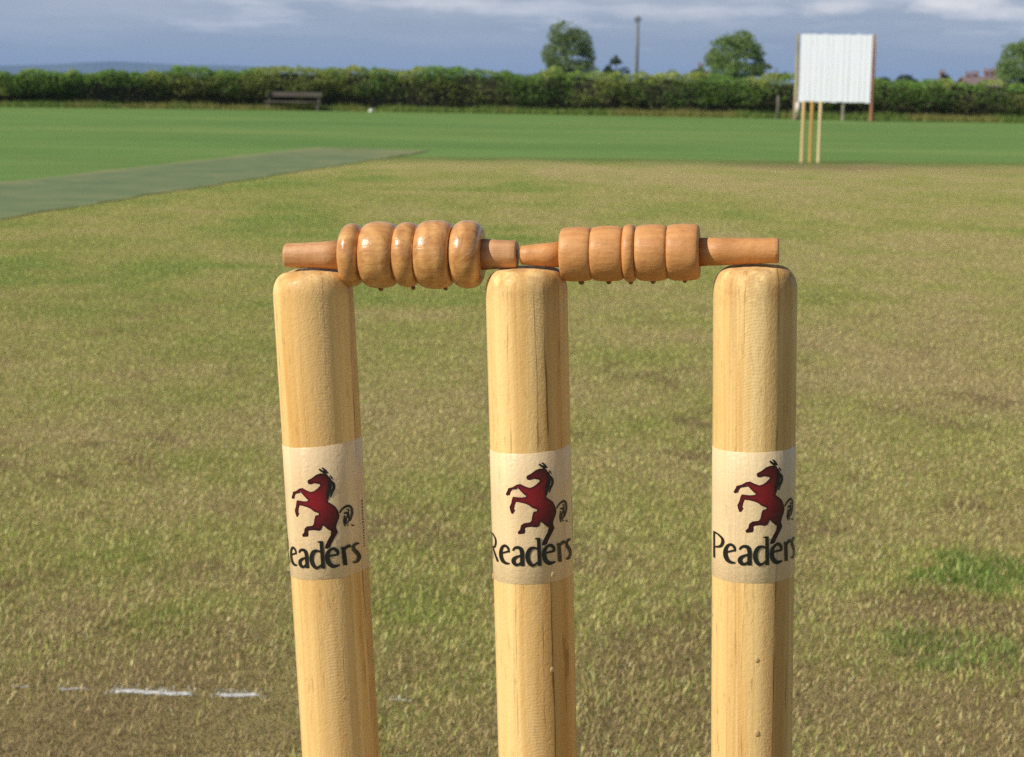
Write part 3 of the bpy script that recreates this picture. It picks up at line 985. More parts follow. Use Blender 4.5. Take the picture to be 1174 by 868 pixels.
# groove radii 29-31, beads 35-38
br1 = [(15.0, 392.5)] + bead(393, 418, 21, 35.5, 2.1) + bead(418.2, 456.5, 28.5, 37.5, 2.2) + bead(456.7, 481, 29, 36.5, 2.0) + bead(481.2, 520.5, 29, 38.5, 2.25) + bead(520.7, 554, 25, 38, 2.15) + [(15.5, 554.5)]
sp1l = [(12.2, 327.2), (13.2, 328.2), (13.6, 331), (14.2, 350), (15.5, 375), (16.8, 392.4)]
sp1r = [(17.5, 554.6), (16.2, 570), (15.4, 585), (15.2, 591.6), (14.2, 593)]
bail1, sc1 = make_bail('figured brown turned bail with five bulging glossy beads, older of the two', A, B, 327.5, 593, br1, sp1l, sp1r, MB1, True)
A2, B2 = bail_pts((597, 292.6), (893, 287.2))
br2 = [(17.0, 644.5), (27.5, 645)] + bead(645.2, 680, 27.5, 31.5, 2.4) + bead(680.3, 716.5, 28, 32, 2.4) + [(27.5, 717)] + bead(717.4, 730.6, 28.5, 33, 2.2, 10) + [(27.5, 731)] + bead(731.4, 767, 28, 32.5, 2.4) + bead(767.3, 803.4, 28, 32.5, 2.6) + [(17, 804)]
sp2l = [(9.6, 597), (10.8, 598), (11.6, 606), (13.4, 625), (15.0, 644.4)]
sp2r = [(16.2, 804.1), (15.6, 830), (14.8, 860), (14.3, 888), (14.2, 892), (13.2, 893)]
bail2, sc2 = make_bail('plain orange turned bail with four smooth beads and a thin middle ring', A2, B2, 597, 893, br2, sp2l, sp2r, MB2, False)

# ------------------------------------------------------------------ water drops
def mat_drop(name, c):
    k = NT(name)
    return k.principled(c, 0.06, None, 0.5, coat=0.6, coat_rough=0.03, Transmission_Weight=0.25, IOR=1.33)


M_WATER = mat_drop('hanging_water', (0.26, 0.125, 0.045))
M_BEADW = mat_drop('clinging_water', (0.72, 0.50, 0.22))
bm = bmesh.new()
add_lathe(bm, [(0.0003, 0.5), (0.30, 0.42), (0.62, 0.2), (0.80, -0.15), (0.82, -0.45), (0.66, -0.8), (0.36, -1.0), (0.02, -1.08)], 20)
hang_me = bpy.data.meshes.new('water_drop'); bm.to_mesh(hang_me); bm.free(); hang_me.materials.append(M_WATER)
for p in hang_me.polygons: p.use_smooth = True
bm = bmesh.new()
add_lathe(bm, [(1.0, -0.15), (0.98, 0.05), (0.86, 0.32), (0.62, 0.55), (0.32, 0.68), (0.02, 0.72)], 20)
bead_me = bpy.data.meshes.new('water_bead'); bm.to_mesh(bead_me); bm.free(); bead_me.materials.append(M_BEADW)
for p in bead_me.polygons: p.use_smooth = True
for (e, sc, lst, lab, ca) in ((bail1, sc1, [(438.5, 36.6), (475.6, 36.2), (512.7, 37.2)], 'clear water drop hanging under the figured brown bail', 460.25),
                              (bail2, sc2, [(668.8, 31.2), (700.6, 31.6), (726, 32.6), (751.6, 32.0), (788, 32.0)], 'clear water drop hanging under the plain orange bail', 745.0)):
    for x, rr in lst:
        o = bpy.data.objects.new('water_drop', hang_me); link(o)
        w = e.location + e.rotation_quaternion @ Vector(((x - ca) * sc, 0, 0)) - Vector((0, 0, rr * sc))
        o.location = w; q = random.uniform(.0012, .0016); o.scale = (q, q, q)
        tag(o, lab, 'water drop', lab.replace('clear water drop', 'water drops'))
names = ['leaning stump under the brown bail', 'middle stump of the near wicket', 'upright stump under the orange bail']
for i, px, py, s in [(1, 564.5, 661, .0016), (1, 565, 694, .0011), (1, 634, 659, .0014), (1, 633, 768, .0014), (1, 627, 640, .0007), (2, 868, 757, .0013), (2, 868, 841, .0016), (2, 817, 703, .0014),
                     (0, 394, 800, .0007)]:
    a, z = hit_cyl(i, px, py)
    M, L = STUMP[i]
    on_sleeve = SLEEVE_PX[i][0] < py < SLEEVE_PX[i][1]
    p = M @ Vector(wrap(a, z, RS + (2.0e-4 if on_sleeve else 0)))
    nr = (M.to_3x3() @ Vector((math.sin(a), -math.cos(a), 0))).normalized()
    o = bpy.data.objects.new('water_drop', bead_me); link(o)
    o.location = p; o.rotation_mode = 'QUATERNION'; o.rotation_quaternion = nr.to_track_quat('Z', 'Y'); o.scale = (s * .75, s * 1.0, s * 0.38)
    tag(o, 'clear water bead clinging to the ' + names[i], 'water drop', 'water beads on the ' + names[i])

# ------------------------------------------------------------------ far wicket
FAR_G = ground(928.5, 186.5); FAR_G.z = 0.0
M_FAR = [mat_plain('far_stump_wood', c, 0.45, 0.18, 30, 0, 0.4, (1, 1, .1)) for c in ((0.72, 0.52, 0.25), (0.58, 0.34, 0.10), (0.74, 0.60, 0.32))]
far_lab = ['pale far stump in front of the white screen, nearest its reddish tinted post side away, outermost by the screen leg',
           'orange toned far stump standing between two paler ones', 'palest cream far stump, on the open side of its wicket']
far_lab[0] = 'pale buff far stump on the side of the screen post with the white wheel'
for i, of in enumerate((-0.0963, 0, 0.0963)):
    e = empty('cricket_stump', FAR_G + WDIR * of + Vector((0, 0, 0.004)))
    tag(e, far_lab[i], 'stump', 'stumps of the far wicket')
    bm = bmesh.new(); add_lathe(bm, stump_profile(0.705, 0.0185, 0.007), 24)
    obj_bm('shaft', bm, M_FAR[i], e, True)
# ------------------------------------------------------------------ sight screen
SLp = ground(911.5, 135.5); SRp = ground(1000, 138.5)
SRp = at_y(998.5, 100, 55.4); SLp = at_y(911.5, 100, 55.9)
SLp.z = SRp.z = 0
sdir = (SRp - SLp); SWID = sdir.length
sang = math.atan2(sdir.y, sdir.x)
scr = empty('sight_screen', (SLp + SRp) / 2, sang)
tag(scr, 'white boarded sight screen on weathered wooden legs behind the far stumps', 'sight screen')
hw = SWID / 2
zt_ = at_plane(955, 39.5, SLp, Vector((-sdir.y, sdir.x, 0))).z
zb_ = at_plane(955, 117.5, SLp, Vector((-sdir.y, sdir.x, 0))).z
xl = -hw + 0.12; xr = hw - 0.01
k = NT('screen_paint')
co = k.objco()
n = k.noise(k.mapping(co, (6, 6, 0.5)), 3, 4, 0.6)
n2 = k.noise(k.mapping(co, (14, 1, 0.2)), 2.0, 2, 0.5)
c = k.ramp(n, [(0.3, (0.84, 0.85, 0.96)), (0.7, (0.89, 0.90, 0.98))])
c = k.mix(k.math('MULTIPLY', k.ramp(n2, [(0.56, (0, 0, 0)), (0.66, (1, 1, 1))]), 0.38), c, (0.52, 0.55, 0.56))
k.principled(c, 0.55, None, 0.3)
bm = bmesh.new()
nb = 13
bw = (xr - xl) / nb
for i in range(nb):
    add_box(bm, (xl + bw * (i + .5), 0.0015 * ((i * 7) % 3) - 0.05, (zt_ + zb_) / 2 + 0.006 * ((i * 5) % 3)), (bw - 0.003 - 0.012 * ((i * 5) % 3 == 1), 0.02, zt_ - zb_ - 0.02 * ((i * 3) % 2)))
obj_bm('boards', bm, k.m, scr)
M_RAIL = mat_plain('screen_rail_wood', (0.30, 0.27, 0.22), 0.8, 0.25, 6)
for z in (zb_ + 0.25, (zt_ + zb_) / 2, zt_ - 0.25):
    bm = bmesh.new(); add_box(bm, ((xl + xr) / 2, 0.0, z), (xr - xl, 0.045, 0.09)); obj_bm('rail', bm, M_RAIL, scr)
M_POST = mat_plain('weathered_post', (0.40, 0.34, 0.22), 0.8, 0.3, 5, 0, 0.2, (1, 1, .3))
M_RED = mat_plain('red_brown_post', (0.42, 0.20, 0.12), 0.8, 0.3, 5, 0, 0.2, (1, 1, .3))
for x, m, lab in ((-hw + 0.02, M_POST, None), (hw + 0.03, M_RED, 'reddish brown post')):
    bm = bmesh.new(); add_box(bm, (x, 0.01, zt_ / 2 + 0.02), (0.075, 0.09, zt_ + 0.0)); bevel(bm, 0.008, 1)
    o = obj_bm('post', bm, m, scr)
    if lab: o['label'] = lab
    bm = bmesh.new(); add_bar(bm, (x + .02, 0.08, zt_ - 0.25), (x + .02, 0.95, 0.02), 0.06); obj_bm('brace', bm, m, scr)
    bm = bmesh.new(); add_bar(bm, (x, -0.15, 0.05), (x, 1.05, 0.05), 0.08); obj_bm('skid', bm, m, scr)
bm = bmesh.new(); add_box(bm, (0.32, 0.03, zb_ / 2 + 0.05), (0.07, 0.07, zb_ + 0.1)); obj_bm('middle_leg', bm, M_RAIL, scr)
bm = bmesh.new(); add_lathe(bm, [(0.03, -0.06), (0.14, -0.055), (0.18, -0.035), (0.18, 0.035), (0.14, 0.055), (0.03, 0.06)], 24, 'X')
wh = obj_bm('wheel', bm, mat_plain('pale_wheel', (0.72, 0.62, 0.58), 0.6, 0.15, 4), scr, True); wh.location = (-hw + 0.12, -0.12, 0.36)
bm = bmesh.new(); add_lathe(bm, [(0.05, -0.075), (0.05, 0.075)], 12, 'X'); obj_bm('hub', bm, M_RAIL, wh)

# ------------------------------------------------------------------ foliage builders
M_LEAF = mat_leaf('leaf', 0.40, 0.55)
M_BARK = mat_plain('bark', (0.115, 0.085, 0.06), 0.9, 0.35, 3, 0, 0.1, (1, 1, .2))


def leaf_cards(C, size, cols, upbias=0.3, flat=1.0):
    """C (n,3) centres, size (n,), cols (n,3): bent diamond leaves facing random ways"""
    n = len(C)
    nrm = RNG.normal(size=(n, 3)); nrm[:, 2] = nrm[:, 2] * flat + upbias
    nrm /= np.linalg.norm(nrm, axis=1)[:, None] + 1e-9
    t = RNG.normal(size=(n, 3))
    u = np.cross(nrm, t); u /= np.linalg.norm(u, axis=1)[:, None] + 1e-9
    v = np.cross(nrm, u)
    s = size[:, None]
    V = np.stack([C - u * s * 0.5, C + v * s * 0.30 + nrm * s * 0.06, C + u * s * 0.5 - nrm * s * 0.1, C - v * s * 0.30 + nrm * s * 0.06], 1).reshape(-1, 3)
    Fq = (np.arange(n) * 4)[:, None] + np.array([[0, 1, 2, 3]])
    return V, Fq, np.repeat(cols, 4, axis=0)


def shades(n, a, b, c=None, pc=0.1):
    r = RNG.random((n, 1))
    out = np.array(a) * (1 - r) + np.array(b) * r
    if c is not None:
        m = RNG.random(n) < pc
        out[m] = np.array(c)
    return out * RNG.uniform(0.75, 1.25, (n, 1))


# hedge along the boundary -------------------------------------------------
HX = np.array([-34., -15.0, -11.0, -5.5, 1.5, 7.0, 16.4, 34.0])
HY = np.array([50.5, 54.5, 56.8, 58.5, 59.0, 59.0, 58.5, 57.5])
HZ = np.array([1.0, 1.02, 1.20, 1.32, 1.38, 1.30, 1.24, 1.25])


def hedge_leaves(n):
    x = RNG.uniform(-31, 31, n)
    yc = np.interp(x, HX, HY) + 0.55
    h = np.interp(x, HX, HZ) + 0.34 * (fbm(x * 0.75, x * 0 + 1, 101, 3) - 0.5) + 0.26 * (fbm(x * 3.2, x * 0 + 7, 105, 2) - 0.5) 
    a = RNG.random(n)
    # round the profile: front face, over the top, little at the back
    th = np.where(a < 0.62, RNG.uniform(-0.15, 0.5, n), RNG.uniform(0.5, 1.0, n)) * math.pi
    lump = 0.62 + 0.72 * fbm(x * 1.5, th * 1.6, 111, 3)
    depth = 1 - 0.30 * RNG.random(n) ** 2
    ry = 0.58 * lump * depth
    zc = h * 0.52
    y = yc - np.cos(th) * ry
    z = zc + np.sin(th) * (h - zc) * (0.80 + 0.25 * lump) * depth
    lowm = RNG.random(n) < 0.08
    z = np.where(lowm, RNG.uniform(0.1, 0.6, n) * h, z); y = np.where(lowm, yc - RNG.uniform(0.25, 0.5, n), y)
    # sparse, twiggy stretches low down
    bare = sstep(0.50, 0.66, fbm(x * 0.55, z * 0.8, 121, 3)) * sstep(0.95, 0.45, z / h)
    pocket = sstep(0.56, 0.70, fbm(x * 1.35, z * 1.9 + 3, 127, 3)) * sstep(1.02, 0.85, z / h)
    keep = (RNG.random(n) > 0.85 * bare) & (RNG.random(n) > 0.8 * pocket) & (z > 0.05)
    x, y, z, h = x[keep], y[keep], z[keep], h[keep]
    m = len(x)
    tone = fbm(x * 0.9, z * 1.4, 131, 3)
    c1 = shades(m, (0.120, 0.215, 0.040), (0.210, 0.330, 0.070))
    c2 = shades(m, (0.235, 0.310, 0.070), (0.330, 0.350, 0.095))
    c3 = shades(m, (0.10, 0.080, 0.048), (0.145, 0.11, 0.070))
    f = sstep(0.46, 0.66, tone)[:, None]
    c = c1 * (1 - f) + c2 * f
    top_light = sstep(0.62, 0.95, z / h)[:, None]
    c = c * (0.90 + 0.52 * top_light)  # lit top and shaded foot put into the leaf colour by height
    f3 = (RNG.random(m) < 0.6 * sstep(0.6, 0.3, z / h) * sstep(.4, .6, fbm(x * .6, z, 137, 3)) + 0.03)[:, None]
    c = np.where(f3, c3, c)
    return np.stack([x, y, z], -1), c


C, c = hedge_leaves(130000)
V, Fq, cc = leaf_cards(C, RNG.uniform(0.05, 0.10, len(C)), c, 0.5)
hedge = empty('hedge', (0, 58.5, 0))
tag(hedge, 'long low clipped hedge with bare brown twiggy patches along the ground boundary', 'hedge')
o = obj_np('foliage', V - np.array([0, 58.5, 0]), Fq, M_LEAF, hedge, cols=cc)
bm = bmesh.new()
for i in range(2600):
    x = random.uniform(-31, 31)
    y = float(np.interp(x, HX, HY)) + 0.55 + random.uniform(-.32, .3) - 58.5
    h = float(np.interp(x, HX, HZ)) * random.uniform(.65, 0.98)
    add_tube(bm, [(x, y, 0), (x + random.uniform(-.12, .12), y + random.uniform(-.1, .1), h * .5), (x + random.uniform(-.3, .3), y + random.uniform(-.25, .2), h)], [.018, .012, .005], 4)
obj_bm('twigs', bm, mat_plain('hedge_twig', (0.105, 0.075, 0.055), 0.9, 0.3, 2), hedge)
# dark core added to block the light: lumpy closed body inside the leaves
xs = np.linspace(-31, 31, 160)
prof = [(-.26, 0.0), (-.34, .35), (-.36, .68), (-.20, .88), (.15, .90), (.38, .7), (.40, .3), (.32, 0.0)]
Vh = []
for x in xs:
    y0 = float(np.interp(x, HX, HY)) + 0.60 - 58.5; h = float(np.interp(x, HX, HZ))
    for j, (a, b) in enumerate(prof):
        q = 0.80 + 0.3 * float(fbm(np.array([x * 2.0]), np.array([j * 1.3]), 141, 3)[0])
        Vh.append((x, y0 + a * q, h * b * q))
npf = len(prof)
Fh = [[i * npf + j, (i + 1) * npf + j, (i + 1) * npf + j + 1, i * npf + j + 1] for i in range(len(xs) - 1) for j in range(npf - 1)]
obj_np('dark_core', np.array(Vh), np.array(Fh), mat_plain('hedge_inner', (0.050, 0.048, 0.030), 1.0, 0.5, 5, 0, 0.0), hedge)


def verge(n):
    x = RNG.uniform(-31, 31, n)
    d = RNG.random(n) ** 1.3
    y = np.interp(x, HX, HY) + 0.20 - d * 0.95
    clump = fbm(x * 1.1, y * 1.5, 151, 3)
    keep = RNG.random(n) < sstep(0.25, 0.6, clump + 0.15)
    x, y, d, clump = x[keep], y[keep], d[keep], clump[keep]
    m = len(x)
    L = (0.10 + 0.34 * clump * (1 - d * 0.7)) * RNG.uniform(.6, 1.25, m)
    az = RNG.random(m) * 6.283; ln = RNG.uniform(0, .6, m)
    wd = RNG.uniform(.008, .02, m)
    b = np.stack([x, y, np.zeros(m)], -1)
    sv = np.stack([np.cos(az + 1.2), np.sin(az + 1.2), 0 * az], -1) * wd[:, None]
    tip = b + np.stack([np.cos(az) * np.sin(ln) * L, np.sin(az) * np.sin(ln) * L, np.cos(ln) * L], -1)
    V = np.stack([b - sv, b + sv, tip], 1).reshape(-1, 3)
    T = (np.arange(m) * 3)[:, None] + np.array([[0, 1, 2]])
    f = sstep(.42, .62, fbm(x * .5, y * 0 + 4, 161, 3))[:, None]
    c = shades(m, (0.16, 0.25, 0.050), (0.24, 0.32, 0.075)) * (1 - f) + shades(m, (0.24, 0.27, 0.07), (0.33, 0.30, 0.09)) * f
    return V, T, np.repeat(c, 3, axis=0)


V, T, c = verge(52000)
o = obj_np('long_grass', V, T, M_LEAF, cols=c)
tag(o, 'uncut yellowish long grass along the foot of the hedge', 'grass', kind='stuff')


def tree(name, label, cat, base, blobs, n, leaf, ca, cb, trunk_h, trunk_r, group=None, cc=None, pc=0.1, spray=0.55):
    """blobs: (x, y, z, rx, ry, rz) in the tree's frame"""
    e = empty(name, base)
    tag(e, label, cat, group)
    vol = np.array([b[3] * b[4] * b[5] for b in blobs]) ** (2 / 3)
    pick = RNG.choice(len(blobs), n, p=vol / vol.sum())
    B = np.array(blobs)[pick]
    d = RNG.normal(size=(n, 3)); d /= np.linalg.norm(d, axis=1)[:, None]
    lump = 0.80 + 0.42 * fbm(np.arctan2(d[:, 1], d[:, 0]) * 2.2 + pick * 3.1, d[:, 2] * 3 + pick, 171, 3)
    rad = (1 - 0.42 * RNG.random(n) ** 1.6) * lump + spray * np.abs(RNG.normal(size=n)) * 0.15
    C = B[:, :3] + d * B[:, 3:] * rad[:, None]
    C = C[C[:, 2] > 0.1]
    m = len(C)
    # gaps between leaf clumps
    gx = fbm(C[:, 0] * (2.2 / (leaf * 6)) + C[:, 1], C[:, 2] * (2.2 / (leaf * 6)), 181, 3)
    C = C[gx > 0.42]; m = len(C)
    c = shades(m, ca, cb, cc, pc)
    V, Fq, cq = leaf_cards(C, RNG.uniform(.65, 1.3, m) * leaf, c, 0.45)
    obj_np('crown', V, Fq, M_LEAF, e, cols=cq)
    bm = bmesh.new()
    top = max(b[2] for b in blobs)
    add_tube(bm, [(0, 0, -0.1), (0.03 * top, 0, trunk_h * .5), (0, 0, trunk_h), (0, 0, top)], [trunk_r * 1.25, trunk_r, trunk_r * .8, trunk_r * .2], 8)
    for b in blobs:
        add_tube(bm, [(0, 0, trunk_h * random.uniform(.6, 1)), (b[0] * .5, b[1] * .5, (trunk_h + b[2]) * .5), (b[0], b[1], b[2])], [trunk_r * .5, trunk_r * .35, trunk_r * .1], 6)
    obj_bm('trunk', bm, M_BARK, e, True)
    return e


def px_m(Y): return Y / F                                  # metres per photo pixel at distance Y


def place_tree(name, label, cat, px, Y, tops, n, leaf, ca, cb, trunk=(2, .25), **kw):
    """tops: blobs given as (px, py, half width px, half height px) at distance Y"""
    b0 = at_y(px, 100, Y); base = Vector((b0.x, b0.y, 0))
    bl = []
    for bx, by, hx, hz in tops:
        p = at_y(bx, by, Y)
        m = px_m(Y)
        bl.append((p.x - base.x, random.uniform(-.5, .5) * hx * m * .6, p.z, hx * m, hx * m, hz * m))
    return tree(name, label, cat, base, bl, n, leaf, ca, cb, *trunk, **kw)


DG, MG = (0.032, 0.058, 0.020), (0.070, 0.105, 0.030)
place_tree('tree', 'tall rounded tree behind the hedge, rising beside the small dark bush', 'tree', 650, 150,
           [(650, 62, 24, 24), (645, 42, 16, 16), (660, 52, 18, 18), (668, 66, 13, 14), (634, 62, 13, 14), (655, 80, 26, 18), (640, 88, 20, 10)],
           15000, 0.20, (0.145, 0.210, 0.070), (0.245, 0.310, 0.105), (2.2, .2), group='broad trees beyond the hedge')
place_tree('tree', 'broad leafy tree behind the hedge, between the telegraph pole and white screen', 'tree', 842, 140,
           [(842, 62, 26, 19), (848, 46, 15, 10), (830, 58, 17, 14), (858, 62, 15, 14), (818, 68, 10, 9), (845, 78, 30, 12), (868, 74, 9, 9)],
           14000, 0.19, (0.160, 0.245, 0.068), (0.265, 0.355, 0.100), (2.0, .2), group='broad trees beyond the hedge')
place_tree('tree', 'large green tree cut by the picture edge, behind the house roofs', 'tree', 1172, 165,
           [(1172, 74, 26, 20), (1164, 62, 14, 12), (1180, 56, 16, 12), (1155, 82, 14, 12), (1176, 88, 26, 12), (1192, 70, 18, 18)],
           15000, 0.21, (0.160, 0.245, 0.068), (0.265, 0.355, 0.100), (2.0, .22), group='broad trees beyond the hedge')
place_tree('bush', 'small dark pointed bush between the tall tree and telegraph pole', 'bush', 706, 120,
           [(706, 78, 10, 8), (706, 71, 6, 6), (700, 82, 8, 6), (712, 82, 9, 6)], 3500, 0.14, (0.045, 0.070, 0.030), (0.080, 0.105, 0.042), (.8, .08), group='bushes beyond the hedge')
place_tree('bush', 'low bright green bush under the broad tree beyond the hedge', 'bush', 815, 110,
           [(812, 82, 12, 7), (826, 82, 14, 7), (800, 85, 9, 5)], 3000, 0.13, (0.13, 0.21, 0.05), (0.21, 0.29, 0.07), (.6, .06), group='bushes beyond the hedge')
place_tree('bush', 'dark low shrub under the broad tree on the screen side', 'bush', 878, 118,
           [(872, 80, 12, 7), (886, 84, 10, 5), (898, 87, 8, 4)], 3000, 0.13, (0.08, 0.13, 0.04), (0.14, 0.18, 0.055), (.6, .06), group='bushes beyond the hedge')
place_tree('bush', 'faint bluish rounded bush far beyond the hedge, right of the white screen', 'bush', 1038, 420,
           [(1038, 92, 9, 6), (1032, 95, 8, 4), (1046, 95, 7, 4)], 1500, 0.5, (0.045, 0.065, 0.035), (0.07, 0.09, 0.045), (1.5, .2), group='bushes beyond the hedge')
place_tree('bush', 'thin bluish bush far beyond the hedge, close to the screen edge', 'bush', 1012, 430,
           [(1014, 93, 7, 4), (1008, 95, 8, 4)], 900, 0.5, (0.055, 0.07, 0.045), (0.08, 0.095, 0.05), (1.5, .2), group='bushes beyond the hedge')
place_tree('bush', 'dark narrow bush beside the lone brick chimney', 'bush', 1083.5, 235,
           [(1083.5, 86, 4, 6), (1084, 91, 5, 5)], 900, 0.25, (0.03, 0.04, 0.026), (0.05, 0.06, 0.032), (1.5, .1), group='bushes beyond the hedge')

# ------------------------------------------------------------------ telegraph pole
PY_ = 190.0
pb = at_y(729, 100, PY_); ptop = at_y(730.5, 18, PY_)
pole = empty('telegraph_pole', (pb.x, pb.y, 0))
tag(pole, 'tall thin grey telegraph pole standing beyond the hedge', 'pole')
M_POLE = mat_plain('grey_pole', (0.20, 0.20, 0.21), 0.85, 0.2, 3, 0, 0.1, (1, 1, .2))
bm = bmesh.new(); add_tube(bm, [(0, 0, -.2), (0, 0, ptop.z * .5), (0, 0, ptop.z)], [.23, .20, .16], 12); obj_bm('shaft', bm, M_POLE, pole, True)
bm = bmesh.new(); add_bar(bm, (-.36, -.14, ptop.z - .55), (.36, -.14, ptop.z - .55), .10, .12); obj_bm('crossarm', bm, M_POLE, pole)
M_INS = mat_plain('insulator', (0.12, 0.12, 0.13), 0.3, 0.1, 4)
for x in (-.28, 0, .28):
    bm = bmesh.new(); add_lathe(bm, [(.03, 0), (.08, .06), (.06, .16), (.09, .22), (.03, .34)], 12)
    o = obj_bm('insulator', bm, M_INS, pole, True); o.location = (x, -.14, ptop.z - .485)

# ------------------------------------------------------------------ houses beyond the hedge
M_BRICK = mat_plain('brick', (0.26, 0.15, 0.115), 0.9, 0.25, 3)
M_TILE = mat_plain('roof_tile', (0.215, 0.150, 0.145), 0.85, 0.3, 2.5)
M_TILE2 = mat_plain('red_tile', (0.33, 0.17, 0.12), 0.85, 0.3, 2.5)
M_GLASS = mat_plain('window_glass', (0.05, 0.055, 0.06), 0.1, 0.2, 2)
M_SILL = mat_plain('white_frame', (0.7, 0.7, 0.68), 0.5, 0.1, 2)


def house(label, px, Y, width_px, eave_py, ridge_py, chims, tile, depth=7.0, rot=0.0):
    c = at_y(px, ridge_py, Y)
    m = px_m(Y)
    w = width_px * m
    ez = at_y(px, eave_py, Y).z; rz = c.z
    e = empty('house', (c.x, c.y, 0), rot)
    tag(e, label, 'house', 'houses beyond the hedge')
    bm = bmesh.new()
    hw_, hd = w / 2, depth / 2
    b = [bm.verts.new(p) for p in ((-hw_, -hd, 0), (hw_, -hd, 0), (hw_, hd, 0), (-hw_, hd, 0))]
    t = [bm.verts.new(p) for p in ((-hw_, -hd, ez), (hw_, -hd, ez), (hw_, hd, ez), (-hw_, hd, ez))]
    g = [bm.verts.new((-hw_, 0, rz - .1)), bm.verts.new((hw_, 0, rz - .1))]
    bm.faces.new((b[0], b[1], t[1], t[0])); bm.faces.new((b[2], b[3], t[3], t[2]))
    bm.faces.new((b[1], b[2], t[2], g[1], t[1])); bm.faces.new((b[3], b[0], t[0], g[0], t[3]))
    obj_bm('wall', bm, M_BRICK, e)
    bm = bmesh.new()
    o_ = .35
    sl = (rz - ez) / hd
    for s in (-1, 1):
        lo = [(-hw_ - o_, s * (hd + o_), ez - sl * o_), (hw_ + o_, s * (hd + o_), ez - sl * o_), (hw_ + o_, 0, rz), (-hw_ - o_, 0, rz)]
        v1 = [bm.verts.new(p) for p in lo]; v2 = [bm.verts.new((p[0], p[1], p[2] + .14)) for p in lo]
        bm.faces.new(v1); bm.faces.new(v2)
        for q in range(4): bm.faces.new((v1[q], v1[(q + 1) % 4], v2[(q + 1) % 4], v2[q]))
    bmesh.ops.recalc_face_normals(bm, faces=bm.faces[:])
    rf = obj_bm('roof', bm, tile, e)
    for cx, top_py, cw in chims:
        zc = at_y(cx, top_py, Y).z
        xx = (cx - px) * m
        bm = bmesh.new()
        add_box(bm, (xx, 0.0, (zc + rz - 1.0) / 2), (cw * m, .7, zc - rz + 1.0)); add_box(bm, (xx, 0.0, zc + .04), (cw * m + .16, .86, .16))
        for s in (-.22, .22): add_tube(bm, [(xx + s, 0, zc + .1), (xx + s, 0, zc + .5)], .12, 8)
        obj_bm('chimney', bm, M_BRICK, rf)
    for x in (-.28, .28):
        bm = bmesh.new(); add_box(bm, (x * w, -hd - .01, ez * .6), (1.1, .06, 1.1)); f = obj_bm('window', bm, M_SILL, e)
        bm = bmesh.new(); add_box(bm, (x * w, -hd - .045, ez * .6), (.95, .04, .95)); obj_bm('pane', bm, M_GLASS, f)
    return e


house('brown tiled house roof with several brick chimneys, beside the large edge tree', 1128, 230, 46, 99, 89.5, [(1118, 85.5, 5), (1131, 83, 5), (1139, 82, 6), (1110, 86.5, 4)], M_TILE)
house('house roof hidden by the hedge with one brick chimney showing above it', 1080, 260, 26, 103, 97, [(1079.5, 84, 5)], M_TILE2)
house('small red roofed house end showing just left of the broad tree', 806, 240, 8, 92, 83, [(803, 76, 3.5)], M_TILE2, 6.0)

# ------------------------------------------------------------------ bench, marker, stakes
M_BENCH = mat_plain('bench_wood', (0.135, 0.118, 0.095), 0.8, 0.25, 6, 0, 0.2, (.2, 1, 1))
bc = at_y(336, 110, 57.6)
bn = empty('bench', (bc.x, bc.y, 0), R(0.5))
tag(bn, 'weathered brown wooden bench half hidden in long grass against the hedge', 'bench')
for z in (0.455, 0.53):
    bm = bmesh.new(); add_box(bm, (0, 0.18, z), (1.80, 0.035, 0.07)); bevel(bm, .006, 1); obj_bm('back_rail', bm, M_BENCH, bn)
bm = bmesh.new()
for y in (-.22, -.08, .06): add_box(bm, (0, y, 0.27), (1.75, 0.12, 0.035))
obj_bm('seat', bm, M_BENCH, bn)
for x in (-.78, .78):
    for y, h in ((-.22, .25), (.215, .56)):
        bm = bmesh.new(); add_box(bm, (x, y, h / 2), (.07, .035, h)); obj_bm('leg', bm, M_BENCH, bn)

mc = ground(425.5, 128.3)
bm = bmesh.new()
add_lathe(bm, [(.10, 0), (.10, .02), (.09, .06), (.065, .10), (.03, .125), (.005, .13)], 20)
for v in bm.verts: v.co += Vector((random.uniform(-.012, .012), random.uniform(-.012, .012), 0))
o = obj_bm('boundary_marker', bm, mat_plain('white_plastic', (0.60, 0.60, 0.56), 0.5, 0.1, 6), None, True); o.location = (mc.x, mc.y, 0); o.scale = (.8, .8, .8)
tag(o, 'small white dome marker on the grass at the hedge foot', 'marker')

M_STAKE = mat_plain('stake_wood', (0.17, 0.155, 0.12), 0.9, 0.3, 5, 0, 0.1, (1, 1, .2))
for px, lab, h in ((892, 'short grey stake in front of the hedge beside the sight screen', .72),):
    p = at_y(px, 120, 57.6)
    bm = bmesh.new(); add_tube(bm, [(0, 0, -.05), (.01, 0, h * .6), (.0, .01, h)], [.055, .05, .045], 10)
    o = obj_bm('stake', bm, M_STAKE, None, True); o.location = (p.x, p.y, 0)
    tag(o, lab, 'stake')

